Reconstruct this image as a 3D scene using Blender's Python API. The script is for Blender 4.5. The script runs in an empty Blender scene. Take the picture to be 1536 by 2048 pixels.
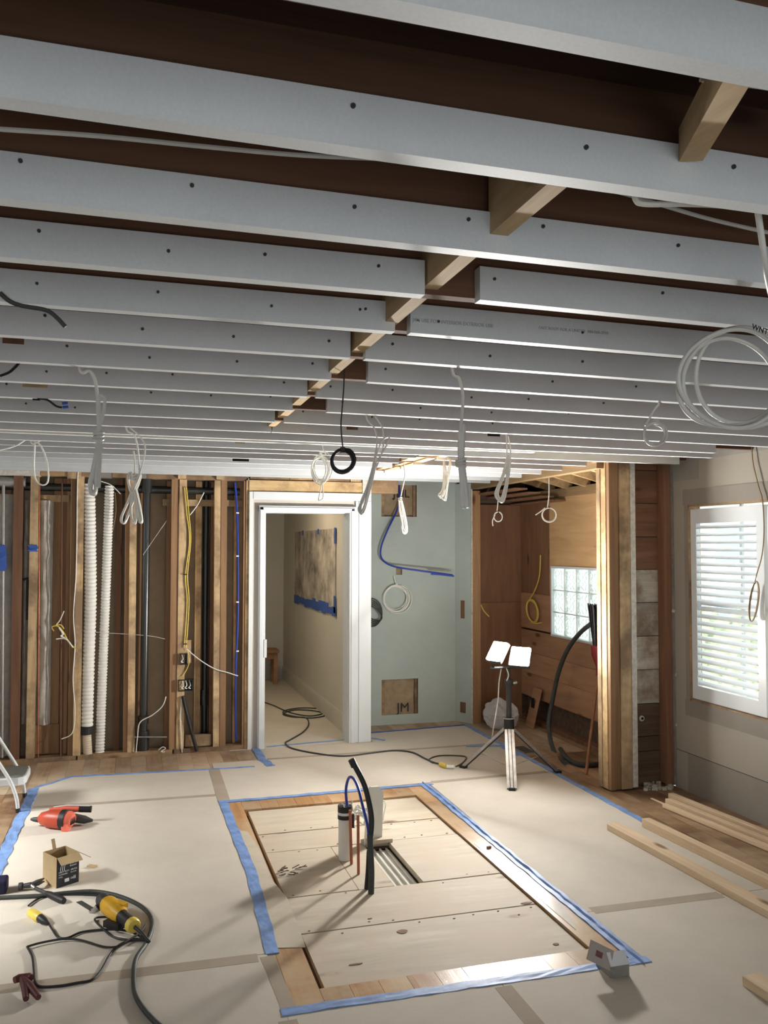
import bpy, math, random
import numpy as np
from mathutils import Vector, Matrix

random.seed(7)
SC = bpy.context.scene
COL = SC.collection

# ------------------------------------------------------------------ camera
EYE = Vector((0.0, 0.0, 1.85))
YAW, PIT, ROL, FPX = math.radians(16.415), math.radians(2.327), math.radians(.0716), 1700.0
_f = Vector((math.sin(YAW) * math.cos(PIT), math.cos(YAW) * math.cos(PIT), math.sin(PIT)))
_r = Vector((math.cos(YAW), -math.sin(YAW), 0))
_u = _r.cross(_f)
_r2 = _r * math.cos(ROL) + _u * math.sin(ROL)
_u2 = _r2.cross(_f)
cam = bpy.data.cameras.new('camera')
cam.sensor_fit = 'HORIZONTAL'
cam.sensor_width = 36.0
cam.lens = 36.0 * FPX / 1536.0
cam.clip_start = 0.05
cam_o = bpy.data.objects.new('camera', cam)
M = Matrix((( _r2.x, _u2.x, -_f.x, EYE.x), (_r2.y, _u2.y, -_f.y, EYE.y), (_r2.z, _u2.z, -_f.z, EYE.z), (0, 0, 0, 1)))
cam_o.matrix_world = M
COL.objects.link(cam_o)
SC.camera = cam_o

# ------------------------------------------------------------------ sky, view
world = bpy.data.worlds.new('overcast_sky')
SC.world = world
world.use_nodes = True
_wn = world.node_tree.nodes
_bg = _wn['Background']
_bg.inputs['Color'].default_value = (0.93, 0.97, 1.0, 1)
_bg.inputs['Strength'].default_value = 2.5
SC.view_settings.view_transform = 'Standard'
SC.view_settings.look = 'None'
SC.view_settings.gamma = 1.0
SC.view_settings.use_curve_mapping = False
SC.view_settings.exposure = 0.22
LAMP_STRENGTH = 1350.0

exterior_fill_sun = bpy.data.lights.new('exterior_fill_sun', 'SUN'); exterior_fill_sun.energy = 8.0; exterior_fill_sun.angle = math.radians(20); exterior_fill_sun.color = (1, .98, .94)  # added sun that only brightens the house and paving outside
exterior_fill_sun_o = bpy.data.objects.new('exterior_fill_sun', exterior_fill_sun); exterior_fill_sun_o.rotation_euler = Vector((.72, .1, -.68)).to_track_quat('-Z', 'Y').to_euler()
COL.objects.link(exterior_fill_sun_o)
def portal(loc, rot, sx, sy):
    l = bpy.data.lights.new('sky_portal', 'AREA')
    l.shape = 'RECTANGLE'; l.size = sx; l.size_y = sy
    l.cycles.is_portal = True
    o = bpy.data.objects.new('sky_portal', l)
    o.location = loc; o.rotation_euler = rot
    COL.objects.link(o)
XL_ = -2.85
portal((0.4, -2.2, 1.18), (math.radians(90), 0, 0), 3.6, 2.35)       # wide opening added behind the camera to let daylight in
portal((XL_, 5.3, 1.78), (0, math.radians(-90), 0), .95, 3.0)         # opening added in the unseen left wall to let daylight in
portal((4.12, 5.05, 1.45), (0, math.radians(90), 0), 1.5, 0.9)     # shuttered window

# ------------------------------------------------------------------ measuring helpers: a sight line meets a real plane
def _ray(px, py):
    return _f + _r2 * ((px - 768) / FPX) - _u2 * ((py - 1024) / FPX)
def _hit(px, py, ax, v):
    d = _ray(px, py)
    return EYE + d * ((v - EYE[ax]) / d[ax])
def PF(px, py, z=0.0): return _hit(px, py, 2, z)
def PY(px, py, Y): return _hit(px, py, 1, Y)
def PX(px, py, X): return _hit(px, py, 0, X)

# ------------------------------------------------------------------ materials
MATS = {}
def _mat(name):
    m = bpy.data.materials.new(name); m.use_nodes = True
    MATS[name] = m
    nt = m.node_tree
    return m, nt, nt.nodes['Principled BSDF']
def _ramp(nt, fac, stops):
    r = nt.nodes.new('ShaderNodeValToRGB')
    while len(r.color_ramp.elements) < len(stops): r.color_ramp.elements.new(0.5)
    for e, (p, c) in zip(r.color_ramp.elements, stops):
        e.position = p; e.color = (*c, 1)
    nt.links.new(fac, r.inputs['Fac'])
    return r.outputs['Color']
def _coords(nt, scale, use_random=True):
    tc = nt.nodes.new('ShaderNodeTexCoord'); mp = nt.nodes.new('ShaderNodeMapping')
    mp.inputs['Scale'].default_value = scale
    nt.links.new(tc.outputs['Object'], mp.inputs['Vector'])
    if use_random:
        oi = nt.nodes.new('ShaderNodeObjectInfo'); ma = nt.nodes.new('ShaderNodeMath'); ma.operation = 'MULTIPLY'
        ma.inputs[1].default_value = 37.0
        nt.links.new(oi.outputs['Random'], ma.inputs[0])
        cb = nt.nodes.new('ShaderNodeCombineXYZ')
        for k in range(3): nt.links.new(ma.outputs[0], cb.inputs[k])
        nt.links.new(cb.outputs[0], mp.inputs['Location'])
    return mp.outputs['Vector']
def _noise(nt, vec, scale, detail=5, rough=.6, dist=0.0):
    n = nt.nodes.new('ShaderNodeTexNoise')
    n.inputs['Scale'].default_value = scale; n.inputs['Detail'].default_value = detail
    n.inputs['Roughness'].default_value = rough; n.inputs['Distortion'].default_value = dist
    nt.links.new(vec, n.inputs['Vector'])
    return n.outputs['Fac']
def _bump(nt, bs, fac, strength, dist=.01):
    b = nt.nodes.new('ShaderNodeBump'); b.inputs['Strength'].default_value = strength; b.inputs['Distance'].default_value = dist
    nt.links.new(fac, b.inputs['Height']); nt.links.new(b.outputs['Normal'], bs.inputs['Normal'])
def wood(name, dark, light, axis, rough=.7, vary=.25, knots=True, stain=None, grain=22):
    m, nt, bs = _mat(name)
    s = [grain, grain, grain]; s[axis] = 1.3
    v = _coords(nt, s)
    g = _noise(nt, v, 1.0, 6, .65, .6)
    c = _ramp(nt, g, [(.28, dark), (.72, light)])
    if knots:
        s2 = [9, 9, 9]; s2[axis] = 3.2
        v2 = _coords(nt, s2)
        vo = nt.nodes.new('ShaderNodeTexVoronoi'); vo.inputs['Scale'].default_value = .55
        nt.links.new(v2, vo.inputs['Vector'])
        k = _ramp(nt, vo.outputs['Distance'], [(.06, (.35, .25, .18)), (.14, (1, 1, 1))])
        mx = nt.nodes.new('ShaderNodeMix'); mx.data_type = 'RGBA'; mx.blend_type = 'MULTIPLY'; mx.inputs[0].default_value = 1
        nt.links.new(c, mx.inputs[6]); nt.links.new(k, mx.inputs[7]); c = mx.outputs[2]
    if stain:
        v3 = _coords(nt, (1, 1, 1))
        n3 = _noise(nt, v3, stain[1], 4, .7)
        k = _ramp(nt, n3, [(.42, (0, 0, 0)), (.62, (1, 1, 1))])
        mx = nt.nodes.new('ShaderNodeMix'); mx.data_type = 'RGBA'
        nt.links.new(k, mx.inputs[0]); nt.links.new(c, mx.inputs[6]); mx.inputs[7].default_value = (*stain[0], 1); c = mx.outputs[2]
    oi = nt.nodes.new('ShaderNodeObjectInfo'); mr = nt.nodes.new('ShaderNodeMapRange')
    mr.inputs['To Min'].default_value = 1 - vary; mr.inputs['To Max'].default_value = 1 + vary
    nt.links.new(oi.outputs['Random'], mr.inputs['Value'])
    hs = nt.nodes.new('ShaderNodeHueSaturation')
    nt.links.new(mr.outputs[0], hs.inputs['Value']); nt.links.new(c, hs.inputs['Color'])
    nt.links.new(hs.outputs['Color'], bs.inputs['Base Color'])
    bs.inputs['Roughness'].default_value = rough
    _bump(nt, bs, g, .25, .004)
    return m
def paint(name, col, rough=.6, blotch=.06, scale=3.0, bump=.05, metallic=0.0, spec=.4, fine=0.0):
    m, nt, bs = _mat(name)
    v = _coords(nt, (1, 1, 1), False)
    n = _noise(nt, v, scale, 5, .65)
    lo = tuple(max(0, c * (1 - blotch * 2)) for c in col); hi = tuple(min(1, c * (1 + blotch)) for c in col)
    c = _ramp(nt, n, [(.3, lo), (.7, hi)])
    if fine:
        n2 = _noise(nt, v, 160, 3, .6)
        k = _ramp(nt, n2, [(.35, (1 - fine,) * 3), (.65, (1, 1, 1))])
        mx = nt.nodes.new('ShaderNodeMix'); mx.data_type = 'RGBA'; mx.blend_type = 'MULTIPLY'; mx.inputs[0].default_value = 1
        nt.links.new(c, mx.inputs[6]); nt.links.new(k, mx.inputs[7]); c = mx.outputs[2]
    nt.links.new(c, bs.inputs['Base Color'])
    bs.inputs['Roughness'].default_value = rough
    bs.inputs['Metallic'].default_value = metallic
    bs.inputs['Specular IOR Level'].default_value = spec
    if bump: _bump(nt, bs, _noise(nt, v, scale * 14, 3), bump, .003)
    return m

X_, Y_, Z_ = 0, 1, 2
M_deck = wood('dark_plywood_deck', (.035, .016, .008), (.075, .036, .018), X_, .8, .1)
M_old = wood('old_joist_wood', (.082, .037, .018), (.145, .07, .036), X_, .8, .25)
M_white = paint('white_board_coating', (.61, .64, .65), .55, .04, 2.2, .04, fine=.06)
M_block = wood('blocking_wood', (.42, .29, .15), (.62, .46, .26), Y_, .75, .15)
M_beam = wood('cream_beam_wood', (.55, .45, .31), (.7, .6, .44), X_, .7, .1, False)
M_stud = wood('pine_stud', (.42, .28, .14), (.66, .49, .28), Z_, .75, .2, True, ((.24, .16, .09), 2.5))
M_studb = wood('brown_stud', (.2, .105, .048), (.34, .2, .1), Z_, .8, .25, True)
M_studr = wood('red_brown_stud', (.13, .06, .03), (.24, .12, .065), Z_, .8, .2, True)
M_plate = wood('plate_wood', (.25, .15, .075), (.45, .3, .16), X_, .75, .2, True, ((.16, .1, .06), 3))
M_head = wood('header_wood', (.42, .28, .13), (.6, .43, .22), X_, .7, .1, True, ((.3, .19, .09), 4))
M_heady = wood('nook_header_wood', (.2, .125, .06), (.36, .24, .12), Y_, .7, .1, True)
M_back = paint('tan_drywall_back', (.38, .30, .205), .9, .12, 3)
M_batt = paint('grey_insulation', (.5, .47, .42), .9, .12, 14, .6)
M_kraft = paint('kraft_paper_facing', (.36, .27, .17), .8, .15, 9, .5)
M_teal = paint('green_moisture_board', (.44, .50, .47), .85, .04, 2.5, .03)
M_hall = paint('hall_white_wall', (.62, .60, .54), .6, .03, 1.5, .02)
M_trim = paint('white_trim_paint', (.66, .70, .71), .35, .02, 2, .01)
M_trimg = paint('grey_casing_edge', (.7, .73, .71), .5, .04, 2, .01)
M_greige = paint('greige_wall_paint', (.33, .30, .25), .75, .03, 1.3, .04)
M_ghost = paint('taupe_old_paint', (.25, .225, .19), .8, .05, 3, .05)
M_mud = paint('grey_joint_compound', (.27, .26, .235), .85, .06, 4, .06)
M_chip = paint('drywall_edge_white', (.62, .59, .52), .9, .15, 30, .3)
M_gmetal = paint('galvanised_bead', (.30, .28, .25), .6, .15, 8, .1, .3)
M_sheath = wood('red_brown_sheathing', (.15, .068, .034), (.30, .15, .08), X_, .8, .25, True)
M_sheathw = wood('whitewashed_sheathing', (.33, .29, .23), (.56, .52, .44), X_, .85, .15, False, ((.26, .19, .13), 5))
M_sheathd = wood('dark_sheathing', (.06, .035, .022), (.15, .1, .065), X_, .85, .2, False)
M_ply = wood('ochre_plywood', (.48, .29, .13), (.66, .43, .22), Y_, .7, .06, True, None, 11)
M_plyr = wood('red_brown_plywood', (.31, .16, .085), (.48, .27, .15), Y_, .7, .12, True, None, 10)
M_plyd = wood('dark_nook_plywood', (.16, .075, .035), (.26, .13, .065), Z_, .75, .1, True, None, 10)
M_floor = wood('worn_hardwood', (.12, .066, .034), (.23, .135, .075), Y_, .42, .28, False, ((.40, .28, .17), 1.3), 30)
M_ring = wood('orange_hardwood', (.34, .175, .07), (.56, .32, .145), Y_, .3, .18, False, ((.55, .40, .24), 2.0), 30)
M_dusty = wood('dusty_hardwood', (.28, .175, .1), (.46, .32, .2), Y_, .5, .22, False, ((.52, .42, .3), 1.6), 30)
M_sub = paint('subfloor_slab', (.12, .08, .05), .9)
M_pit = wood('pale_plywood', (.42, .365, .275), (.60, .54, .43), X_, .75, .06, True, ((.52, .43, .32), 2.2), 10)
M_paper = paint('ram_board_paper', (.63, .585, .505), .85, .05, 1.6, .05, fine=.05, spec=.2)
M_seam = paint('brown_seam_tape', (.40, .34, .265), .9, .06, 4, .03)
M_blue = paint('blue_masking_tape', (.20, .34, .66), .55, .18, 9, .1)
M_blued = paint('deep_blue_masking_tape', (.045, .11, .42), .6, .1, 9, .1)
M_pex = paint('blue_pex', (.02, .05, .36), .35, .05, 9, 0)
M_pvc = paint('white_pvc', (.72, .72, .66), .4, .04, 6, .01)
M_duct = paint('white_flex_duct', (.76, .75, .7), .45, .04, 6, .01)
M_duct2 = paint('beige_duct', (.62, .53, .40), .6, .05, 6, .01)
M_black = paint('black_rubber', (.018, .018, .02), .5, .2, 9, .05)
M_abs = paint('black_drain_plastic', (.02, .022, .022), .3, .2, 5, .01, spec=.6)
M_hose = paint('dark_grey_hose', (.05, .055, .05), .55, .2, 9, .05)
M_copper = paint('copper_pipe', (.42, .16, .09), .4, .15, 12, .02, .7)
M_steel = paint('dull_steel', (.45, .44, .42), .38, .15, 14, .05, .85)
M_galv = paint('galvanised_pipe', (.36, .36, .34), .5, .1, 9, .05, .6)
M_cable = paint('white_cable_jacket', (.80, .80, .74), .45, .04, 9, .0)
M_cableg = paint('grey_white_cable_jacket', (.62, .62, .59), .45, .05, 9, .0)
M_cabley = paint('yellow_cable_jacket', (.72, .55, .10), .45, .06, 9, .0)
M_cableb = paint('brown_cable_jacket', (.26, .17, .07), .5, .06, 9, .0)
M_dgrey = paint('charcoal_plastic', (.05, .05, .05), .5, .2, 9, .03)
M_hole = paint('black_hole', (.01, .009, .008), .9, .1, 9, 0)
M_lum = wood('new_pine_lumber', (.60, .44, .27), (.78, .62, .42), Y_, .65, .08, True)
M_card = paint('cardboard', (.45, .33, .18), .8, .06, 9, .05)
M_boxk = paint('black_printed_carton', (.025, .028, .035), .5, .2, 9, .02)
M_print = paint('white_print', (.7, .72, .74), .6, .02, 9, 0)
M_ink = paint('black_ink', (.03, .03, .03), .7, .02, 9, 0)
M_inkg = paint('faint_grey_ink', (.38, .40, .42), .7, .02, 9, 0)
M_orange = paint('orange_red_plastic', (.5, .075, .035), .4, .08, 9, .01)
M_orangel = paint('light_red_plastic', (.72, .16, .1), .45, .08, 9, .01)
M_yel = paint('yellow_tool_plastic', (.66, .37, .02), .4, .12, 12, .02)
M_yell = paint('yellow_connector_plastic', (.72, .56, .1), .4, .06, 9, .01)
M_maroon = paint('maroon_plastic', (.09, .022, .022), .5, .15, 9, .02)
M_red = paint('dark_red_plastic', (.22, .012, .018), .4, .1, 9, .01)
M_handle = wood('broom_handle_wood', (.22, .09, .04), (.36, .17, .08), Z_, .5, .05, False)
M_tread = paint('grey_tread_mat', (.22, .23, .21), .8, .08, 30, .2)
M_gbox = paint('grey_carton', (.26, .25, .225), .6, .08, 12, .05)
M_gboxl = paint('light_grey_carton', (.42, .37, .34), .6, .06, 9, .03)
M_wboxl = paint('white_carton_flap', (.8, .84, .85), .5, .03, 9, .02)
M_stain = paint('red_brown_label_print', (.2, .08, .07), .6, .2, 30, 0)
M_ext = paint('pale_stucco', (.72, .74, .74), .8, .05, 2, .02)
M_extw = paint('dark_window_glass', (.22, .27, .30), .2, .05, 2, 0)
M_green = paint('hedge_green', (.26, .32, .19), .8, .4, 6, .3)
M_ground = paint('outside_paving', (.5, .5, .48), .8, .1, 2, .05)
M_art = paint('grey_brown_canvas', (.46, .42, .37), .8, .4, 3.2, .1)
M_alum = paint('dented_aluminium', (.62, .6, .56), .4, .15, 20, .25, .75)
def _slat():
    m, nt, bs = _mat('white_shutter_slat')
    bs.inputs['Base Color'].default_value = (.86, .9, .92, 1); bs.inputs['Roughness'].default_value = .4
    return m
M_slat = _slat()
def _glassblock():
    m, nt, bs = _mat('wavy_glass_block')
    v = _coords(nt, (1, 1, 1))
    n = _noise(nt, v, 9, 2, .5, 3.0)
    bs.inputs['Base Color'].default_value = (.86, .97, .94, 1)
    bs.inputs['Transmission Weight'].default_value = 1.0
    bs.inputs['Roughness'].default_value = .12; bs.inputs['IOR'].default_value = 1.3
    _bump(nt, bs, n, 1.0, .05)
    tr = nt.nodes.new('ShaderNodeBsdfTranslucent'); tr.inputs['Color'].default_value = (.96, 1, .98, 1)
    c = _ramp(nt, n, [(.42, (.5,) * 3), (.58, (.95,) * 3)])
    mx = nt.nodes.new('ShaderNodeMixShader'); out = nt.nodes['Material Output']
    nt.links.new(c, mx.inputs[0]); nt.links.new(bs.outputs[0], mx.inputs[1]); nt.links.new(tr.outputs[0], mx.inputs[2])
    nt.links.new(mx.outputs[0], out.inputs['Surface'])
    return m
M_gblock = _glassblock()
def _glass():
    m, nt, bs = _mat('clear_pane_glass')
    bs.inputs['Base Color'].default_value = (.95, 1, .98, 1)
    bs.inputs['Transmission Weight'].default_value = 1.0; bs.inputs['Roughness'].default_value = 0; bs.inputs['IOR'].default_value = 1.02
    return m
M_pane = _glass()
def _bag():
    m, nt, bs = _mat('milky_plastic_film')
    bs.inputs['Base Color'].default_value = (.8, .8, .8, 1); bs.inputs['Roughness'].default_value = .35
    bs.inputs['Transmission Weight'].default_value = .5; bs.inputs['IOR'].default_value = 1.1
    return m
M_bag = _bag()
def _led(name, k):
    m, nt, bs = _mat(name)
    bs.inputs['Base Color'].default_value = (.9, .9, .9, 1)
    bs.inputs['Emission Color'].default_value = (1.0, .965, .92, 1)
    bs.inputs['Emission Strength'].default_value = LAMP_STRENGTH * k
    return m
M_led = _led('lit_led_lens', 1.8); M_led2 = _led('lit_led_lens_dimmer', .5)

# ------------------------------------------------------------------ mesh helpers
ORG = {}
class MB:
    def __init__(s): s.v = []; s.f = []
    def add(s, vs, fs):
        b = len(s.v); s.v += [Vector(p) for p in vs]; s.f += [tuple(b + i for i in f) for f in fs]; return s
    def box(s, x0, x1, y0, y1, z0, z1):
        if x0 > x1: x0, x1 = x1, x0
        if y0 > y1: y0, y1 = y1, y0
        if z0 > z1: z0, z1 = z1, z0
        return s.add([(x0, y0, z0), (x1, y0, z0), (x1, y1, z0), (x0, y1, z0), (x0, y0, z1), (x1, y0, z1), (x1, y1, z1), (x0, y1, z1)],
                     [(0, 3, 2, 1), (4, 5, 6, 7), (0, 1, 5, 4), (1, 2, 6, 5), (2, 3, 7, 6), (3, 0, 4, 7)])
    def obox(s, c, size, mat3=None, axes=None):
        c = Vector(c); hx, hy, hz = [k / 2 for k in size]
        if axes: ax, ay, az = [Vector(a) for a in axes]
        else:
            m = mat3 or Matrix.Identity(3); ax, ay, az = m.col[0], m.col[1], m.col[2]
        P = []
        for z in (-hz, hz):
            for x, y in ((-hx, -hy), (hx, -hy), (hx, hy), (-hx, hy)):
                P.append(c + ax * x + ay * y + az * z)
        return s.add(P, [(0, 3, 2, 1), (4, 5, 6, 7), (0, 1, 5, 4), (1, 2, 6, 5), (2, 3, 7, 6), (3, 0, 4, 7)])
    def stick(s, a, b, w, h, up=(0, 0, 1)):
        a = Vector(a); b = Vector(b); d = (b - a); L = d.length; d.normalize()
        upv = Vector(up)
        side = d.cross(upv)
        if side.length < 1e-4: side = d.cross(Vector((0, 1, 0)))
        side.normalize(); upn = side.cross(d)
        return s.obox((a + b) / 2, (L, w, h), axes=(d, side, upn))
    def prism(s, poly, z0, z1):
        n = len(poly)
        P = [(x, y, z0) for x, y in poly] + [(x, y, z1) for x, y in poly]
        F = [tuple(range(n - 1, -1, -1)), tuple(range(n, 2 * n))] + [(i, (i + 1) % n, n + (i + 1) % n, n + i) for i in range(n)]
        return s.add(P, F)
    def sweep(s, pts, radii, seg=8, caps=True):
        pts = [Vector(p) for p in pts]; n = len(pts)
        if not hasattr(radii, '__len__'): radii = [radii] * n
        T = [(pts[min(i + 1, n - 1)] - pts[max(i - 1, 0)]).normalized() for i in range(n)]
        nrm = T[0].orthogonal().normalized()
        b = len(s.v)
        for i in range(n):
            nrm = (nrm - T[i] * nrm.dot(T[i]))
            if nrm.length < 1e-6: nrm = T[i].orthogonal()
            nrm.normalize(); bn = T[i].cross(nrm)
            for k in range(seg):
                a = 2 * math.pi * k / seg
                s.v.append(pts[i] + (nrm * math.cos(a) + bn * math.sin(a)) * radii[i])
        for i in range(n - 1):
            for k in range(seg):
                k2 = (k + 1) % seg
                s.f.append((b + i * seg + k, b + i * seg + k2, b + (i + 1) * seg + k2, b + (i + 1) * seg + k))
        if caps:
            s.f.append(tuple(b + k for k in range(seg - 1, -1, -1)))
            s.f.append(tuple(b + (n - 1) * seg + k for k in range(seg)))
        return s
    def cable(s, pts, r, seg=7, sub=6, closed=False):
        return s.sweep(smooth(pts, sub, closed), r, seg, not closed)
    def cyl(s, a, b, r, seg=16, r2=None):
        return s.sweep([a, b], [r, r if r2 is None else r2], seg)
    def build(s, name, mat, parent=None, smooth_=False, origin=None):
        org = ORG[parent.name] if parent is not None else (Vector(origin) if origin is not None else Vector((0, 0, 0)))
        me = bpy.data.meshes.new(name)
        me.from_pydata([tuple(p - org) for p in s.v], [], s.f)
        me.validate()
        if smooth_:
            me.polygons.foreach_set('use_smooth', [True] * len(me.polygons)); me.set_sharp_from_angle(angle=math.radians(50))
        me.materials.append(mat)
        o = bpy.data.objects.new(name, me); COL.objects.link(o)
        if parent is not None: o.parent = parent
        else: o.location = org
        ORG[o.name] = org
        return o
    def base(s):
        xs = [p.x for p in s.v]; ys = [p.y for p in s.v]; zs = [p.z for p in s.v]
        return Vector(((min(xs) + max(xs)) / 2, (min(ys) + max(ys)) / 2, min(zs)))
def smooth(pts, sub=6, closed=False):
    pts = [Vector(p) for p in pts]; n = len(pts)
    if n < 3 and not closed: return pts
    out = []
    rng = n if closed else n - 1
    for i in range(rng):
        if closed: p0, p1, p2, p3 = pts[i - 1], pts[i], pts[(i + 1) % n], pts[(i + 2) % n]
        else: p0, p1, p2, p3 = pts[max(i - 1, 0)], pts[i], pts[i + 1], pts[min(i + 2, n - 1)]
        for k in range(sub):
            t = k / sub
            out.append(.5 * ((2 * p1) + (p2 - p0) * t + (2 * p0 - 5 * p1 + 4 * p2 - p3) * t * t + (3 * p1 - p0 - 3 * p2 + p3) * t ** 3))
    out.append(pts[0] if closed else pts[-1])
    return out
def tag(o, label, cat, group=None, kind=None):
    o['label'] = label
    if cat: o['category'] = cat
    if group: o['group'] = group
    if kind: o['kind'] = kind
    return o
def thing(name, loc, label, cat, group=None, kind=None):
    o = bpy.data.objects.new(name, None); o.empty_display_size = .1
    COL.objects.link(o); o.location = loc; ORG[o.name] = Vector(loc)
    return tag(o, label, cat, group, kind)
def struct(mb, name, mat, label, cat):
    return tag(mb.build(name, mat), label, cat, None, 'structure')
def part(name, mat, parent, *boxes):
    m = MB()
    for b in boxes: m.box(*b)
    return m.build(name, mat, parent)
def bevel(o, w=.004, seg=2):
    b = o.modifiers.new('edge', 'BEVEL'); b.width = w; b.segments = seg; b.limit_method = 'ANGLE'
    return o
def text(body, size, loc, rot, mat, parent, name='lettering', align='CENTER', extrude=.0006, bold=.008):
    c = bpy.data.curves.new(name, 'FONT'); c.body = body; c.size = size; c.align_x = align; c.align_y = 'CENTER'; c.extrude = extrude; c.offset = size * bold
    tmp = bpy.data.objects.new('tmp', c); COL.objects.link(tmp)
    me = bpy.data.meshes.new_from_object(tmp.evaluated_get(bpy.context.evaluated_depsgraph_get()))
    bpy.data.objects.remove(tmp); me.materials.clear(); me.materials.append(mat)
    o = bpy.data.objects.new(name, me); COL.objects.link(o)
    o.parent = parent; o.location = Vector(loc) - ORG[parent.name]; o.rotation_euler = rot
    return o
def grid_wall(mb, axis, a0, a1, z0, z1, t0, t1, holes):
    """Wall panel spanning a0..a1 along one axis and z0..z1, thickness t0..t1 on the other, with rectangular holes left open."""
    A = sorted({a0, a1, *[h[0] for h in holes], *[h[1] for h in holes]})
    Z = sorted({z0, z1, *[h[2] for h in holes], *[h[3] for h in holes]})
    for i in range(len(A) - 1):
        for j in range(len(Z) - 1):
            ca, cz = (A[i] + A[i + 1]) / 2, (Z[j] + Z[j + 1]) / 2
            if any(h[0] < ca < h[1] and h[2] < cz < h[3] for h in holes): continue
            if axis == 'x': mb.box(A[i], A[i + 1], t0, t1, Z[j], Z[j + 1])
            else: mb.box(t0, t1, A[i], A[i + 1], Z[j], Z[j + 1])
    return mb

XL, XR, YR, YB = -2.8, 4.05, -2.2, 7.88           # left wall, window wall, rear, stud wall plane
ZJ = 2.50                                          # underside of the white boards
STUB_Y = 5.75

# ================================================================== FLOOR
slot = (1.405, 1.572, 4.585, 5.21)
ft = MB()
for b in ((XL, slot[0], YR, 12.2), (slot[1], XR + .1, YR, 12.2), (slot[0], slot[1], YR, slot[2]), (slot[0], slot[1], slot[3], 12.2)):
    ft.box(b[0], b[1], b[2], b[3], -.08, -.045)
floor = struct(ft, 'floor', M_sub, 'timber floor of worn hardwood planks with an open plywood patch', 'floor')
pit = (.785, 2.045, 3.565, 6.085)
PW = .1275
x = 2.045 - PW * 38
ix = 0
def plank_piece(x0, x1, y0, y1, m):
    MB().box(x0 + .0008, x1 - .0008, y0 + .0008, y1 - .0008, -.045, 0).build('plank', m, floor)
while x < XR - .01:
    x1 = min(x + PW, XR)
    ylo, yhi = 2.2, 8.52
    spans = []
    if x1 > pit[0] + .01 and x < pit[1] - .01: spans = [(ylo, pit[2]), (pit[3], 6.95), (6.95, yhi)]
    else: spans = [(ylo, 6.95), (6.95, yhi)]
    for a, b in spans:
        cut = a
        off = [1.9, 2.6, 1.3, 2.2][ix % 4]
        first = True
        while cut < b - .01:
            nx = min(b, cut + (off if first else 2.4)); first = False
            if b - nx < .3: nx = b
            inring = .55 < (x + x1) / 2 < 2.3 and 3.3 < (cut + nx) / 2 < 6.5 or ((cut >= pit[3] - .1 and nx < 7.9) and .6 < x < 2.2) or (nx <= pit[2] + .01 and .6 < x < 2.2)
            plank_piece(x, x1, cut, nx, M_dusty if a > 6.9 else M_ring if inring else M_floor)
            cut = nx
    x = x1; ix += 1
# plywood boards laid in the patch (slot left open)
seams = [pit[2], 4.11, 4.545, 5.24, 5.577, pit[3]]
for a, b in zip(seams[:-1], seams[1:]):
    if a < 5.0 < b:                                # the course with the slot: three pieces
        MB().box(pit[0] + .014, 1.198, a + .006, b - .005, -.045, -.014).build('plywood_board', M_pit, floor)
        MB().box(1.203, slot[0], a + .006, b - .005, -.045, -.016).build('plywood_board', M_pit, floor)
        MB().box(slot[1], pit[1] - .006, a + .006, b - .005, -.045, -.013).build('plywood_board', M_pit, floor)
    else:
        MB().box(pit[0] + .014, pit[1] - .006, a + (.014 if a == pit[2] else .006), b - .005, -.045, -.014 - random.random() * .002).build('plywood_board', M_pit, floor)
# the slot's cavity: pale channel between joists
cv = MB()
cv.box(slot[0] - .02, slot[0], slot[2] - .02, slot[3] + .02, -.24, -.05)
cv.box(slot[1], slot[1] + .02, slot[2] - .02, slot[3] + .02, -.24, -.05)
cv.box(slot[0], slot[1], slot[2] - .02, slot[2], -.24, -.05)
cv.box(slot[0], slot[1], slot[3], slot[3] + .02, -.24, -.05)
cv.build('slot_lining', M_block, floor)
ch = MB(); ch.box(slot[0], slot[1], slot[2], slot[3], -.075, -.06)
for k in range(4):
    ch.box(slot[0] + .02 + k * .04, slot[0] + .03 + k * .04, slot[2], slot[3], -.061, -.046)
ch.build('channel', M_pvc, floor)
# knot holes in the near boards
for px, py, rx, ry in ((805, 1863, .026, .02), (1053, 1806, .03, .012), (1038, 1829, .006, .004), (740, 1837, .012, .005), (712, 1928, .03, .006), (615, 2000, .012, .012), (1112, 1888, .014, .01)):
    p = PF(px, py, -.013); m = MB()
    m.prism([(p.x + rx * math.cos(a) * (1 + .15 * math.sin(3 * a)), p.y + ry * math.sin(a)) for a in [2 * math.pi * k / 14 for k in range(14)]], -.0145, -.0122)
    m.build('knot', M_studr, floor)

m = MB(); rs = random.Random(12)
for yy in seams[1:-1]:
    for k in range(9):
        cx = pit[0] + .06 + 1.14 * k / 8 + rs.uniform(-.03, .03); cy = yy + rs.choice((-1, 1)) * rs.uniform(.02, .045)
        if slot[0] - .02 < cx < slot[1] + .02 and slot[2] - .06 < cy < slot[3] + .03: continue
        m.prism([(cx + rs.uniform(.004, .009) * math.cos(a), cy + .004 * math.sin(a)) for a in (0, 1.05, 2.1, 3.14, 4.2, 5.2)], -.0145, -.0125)
o = m.build('nail_holes', M_sheathd, floor); o['kind'] = 'stuff'

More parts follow.
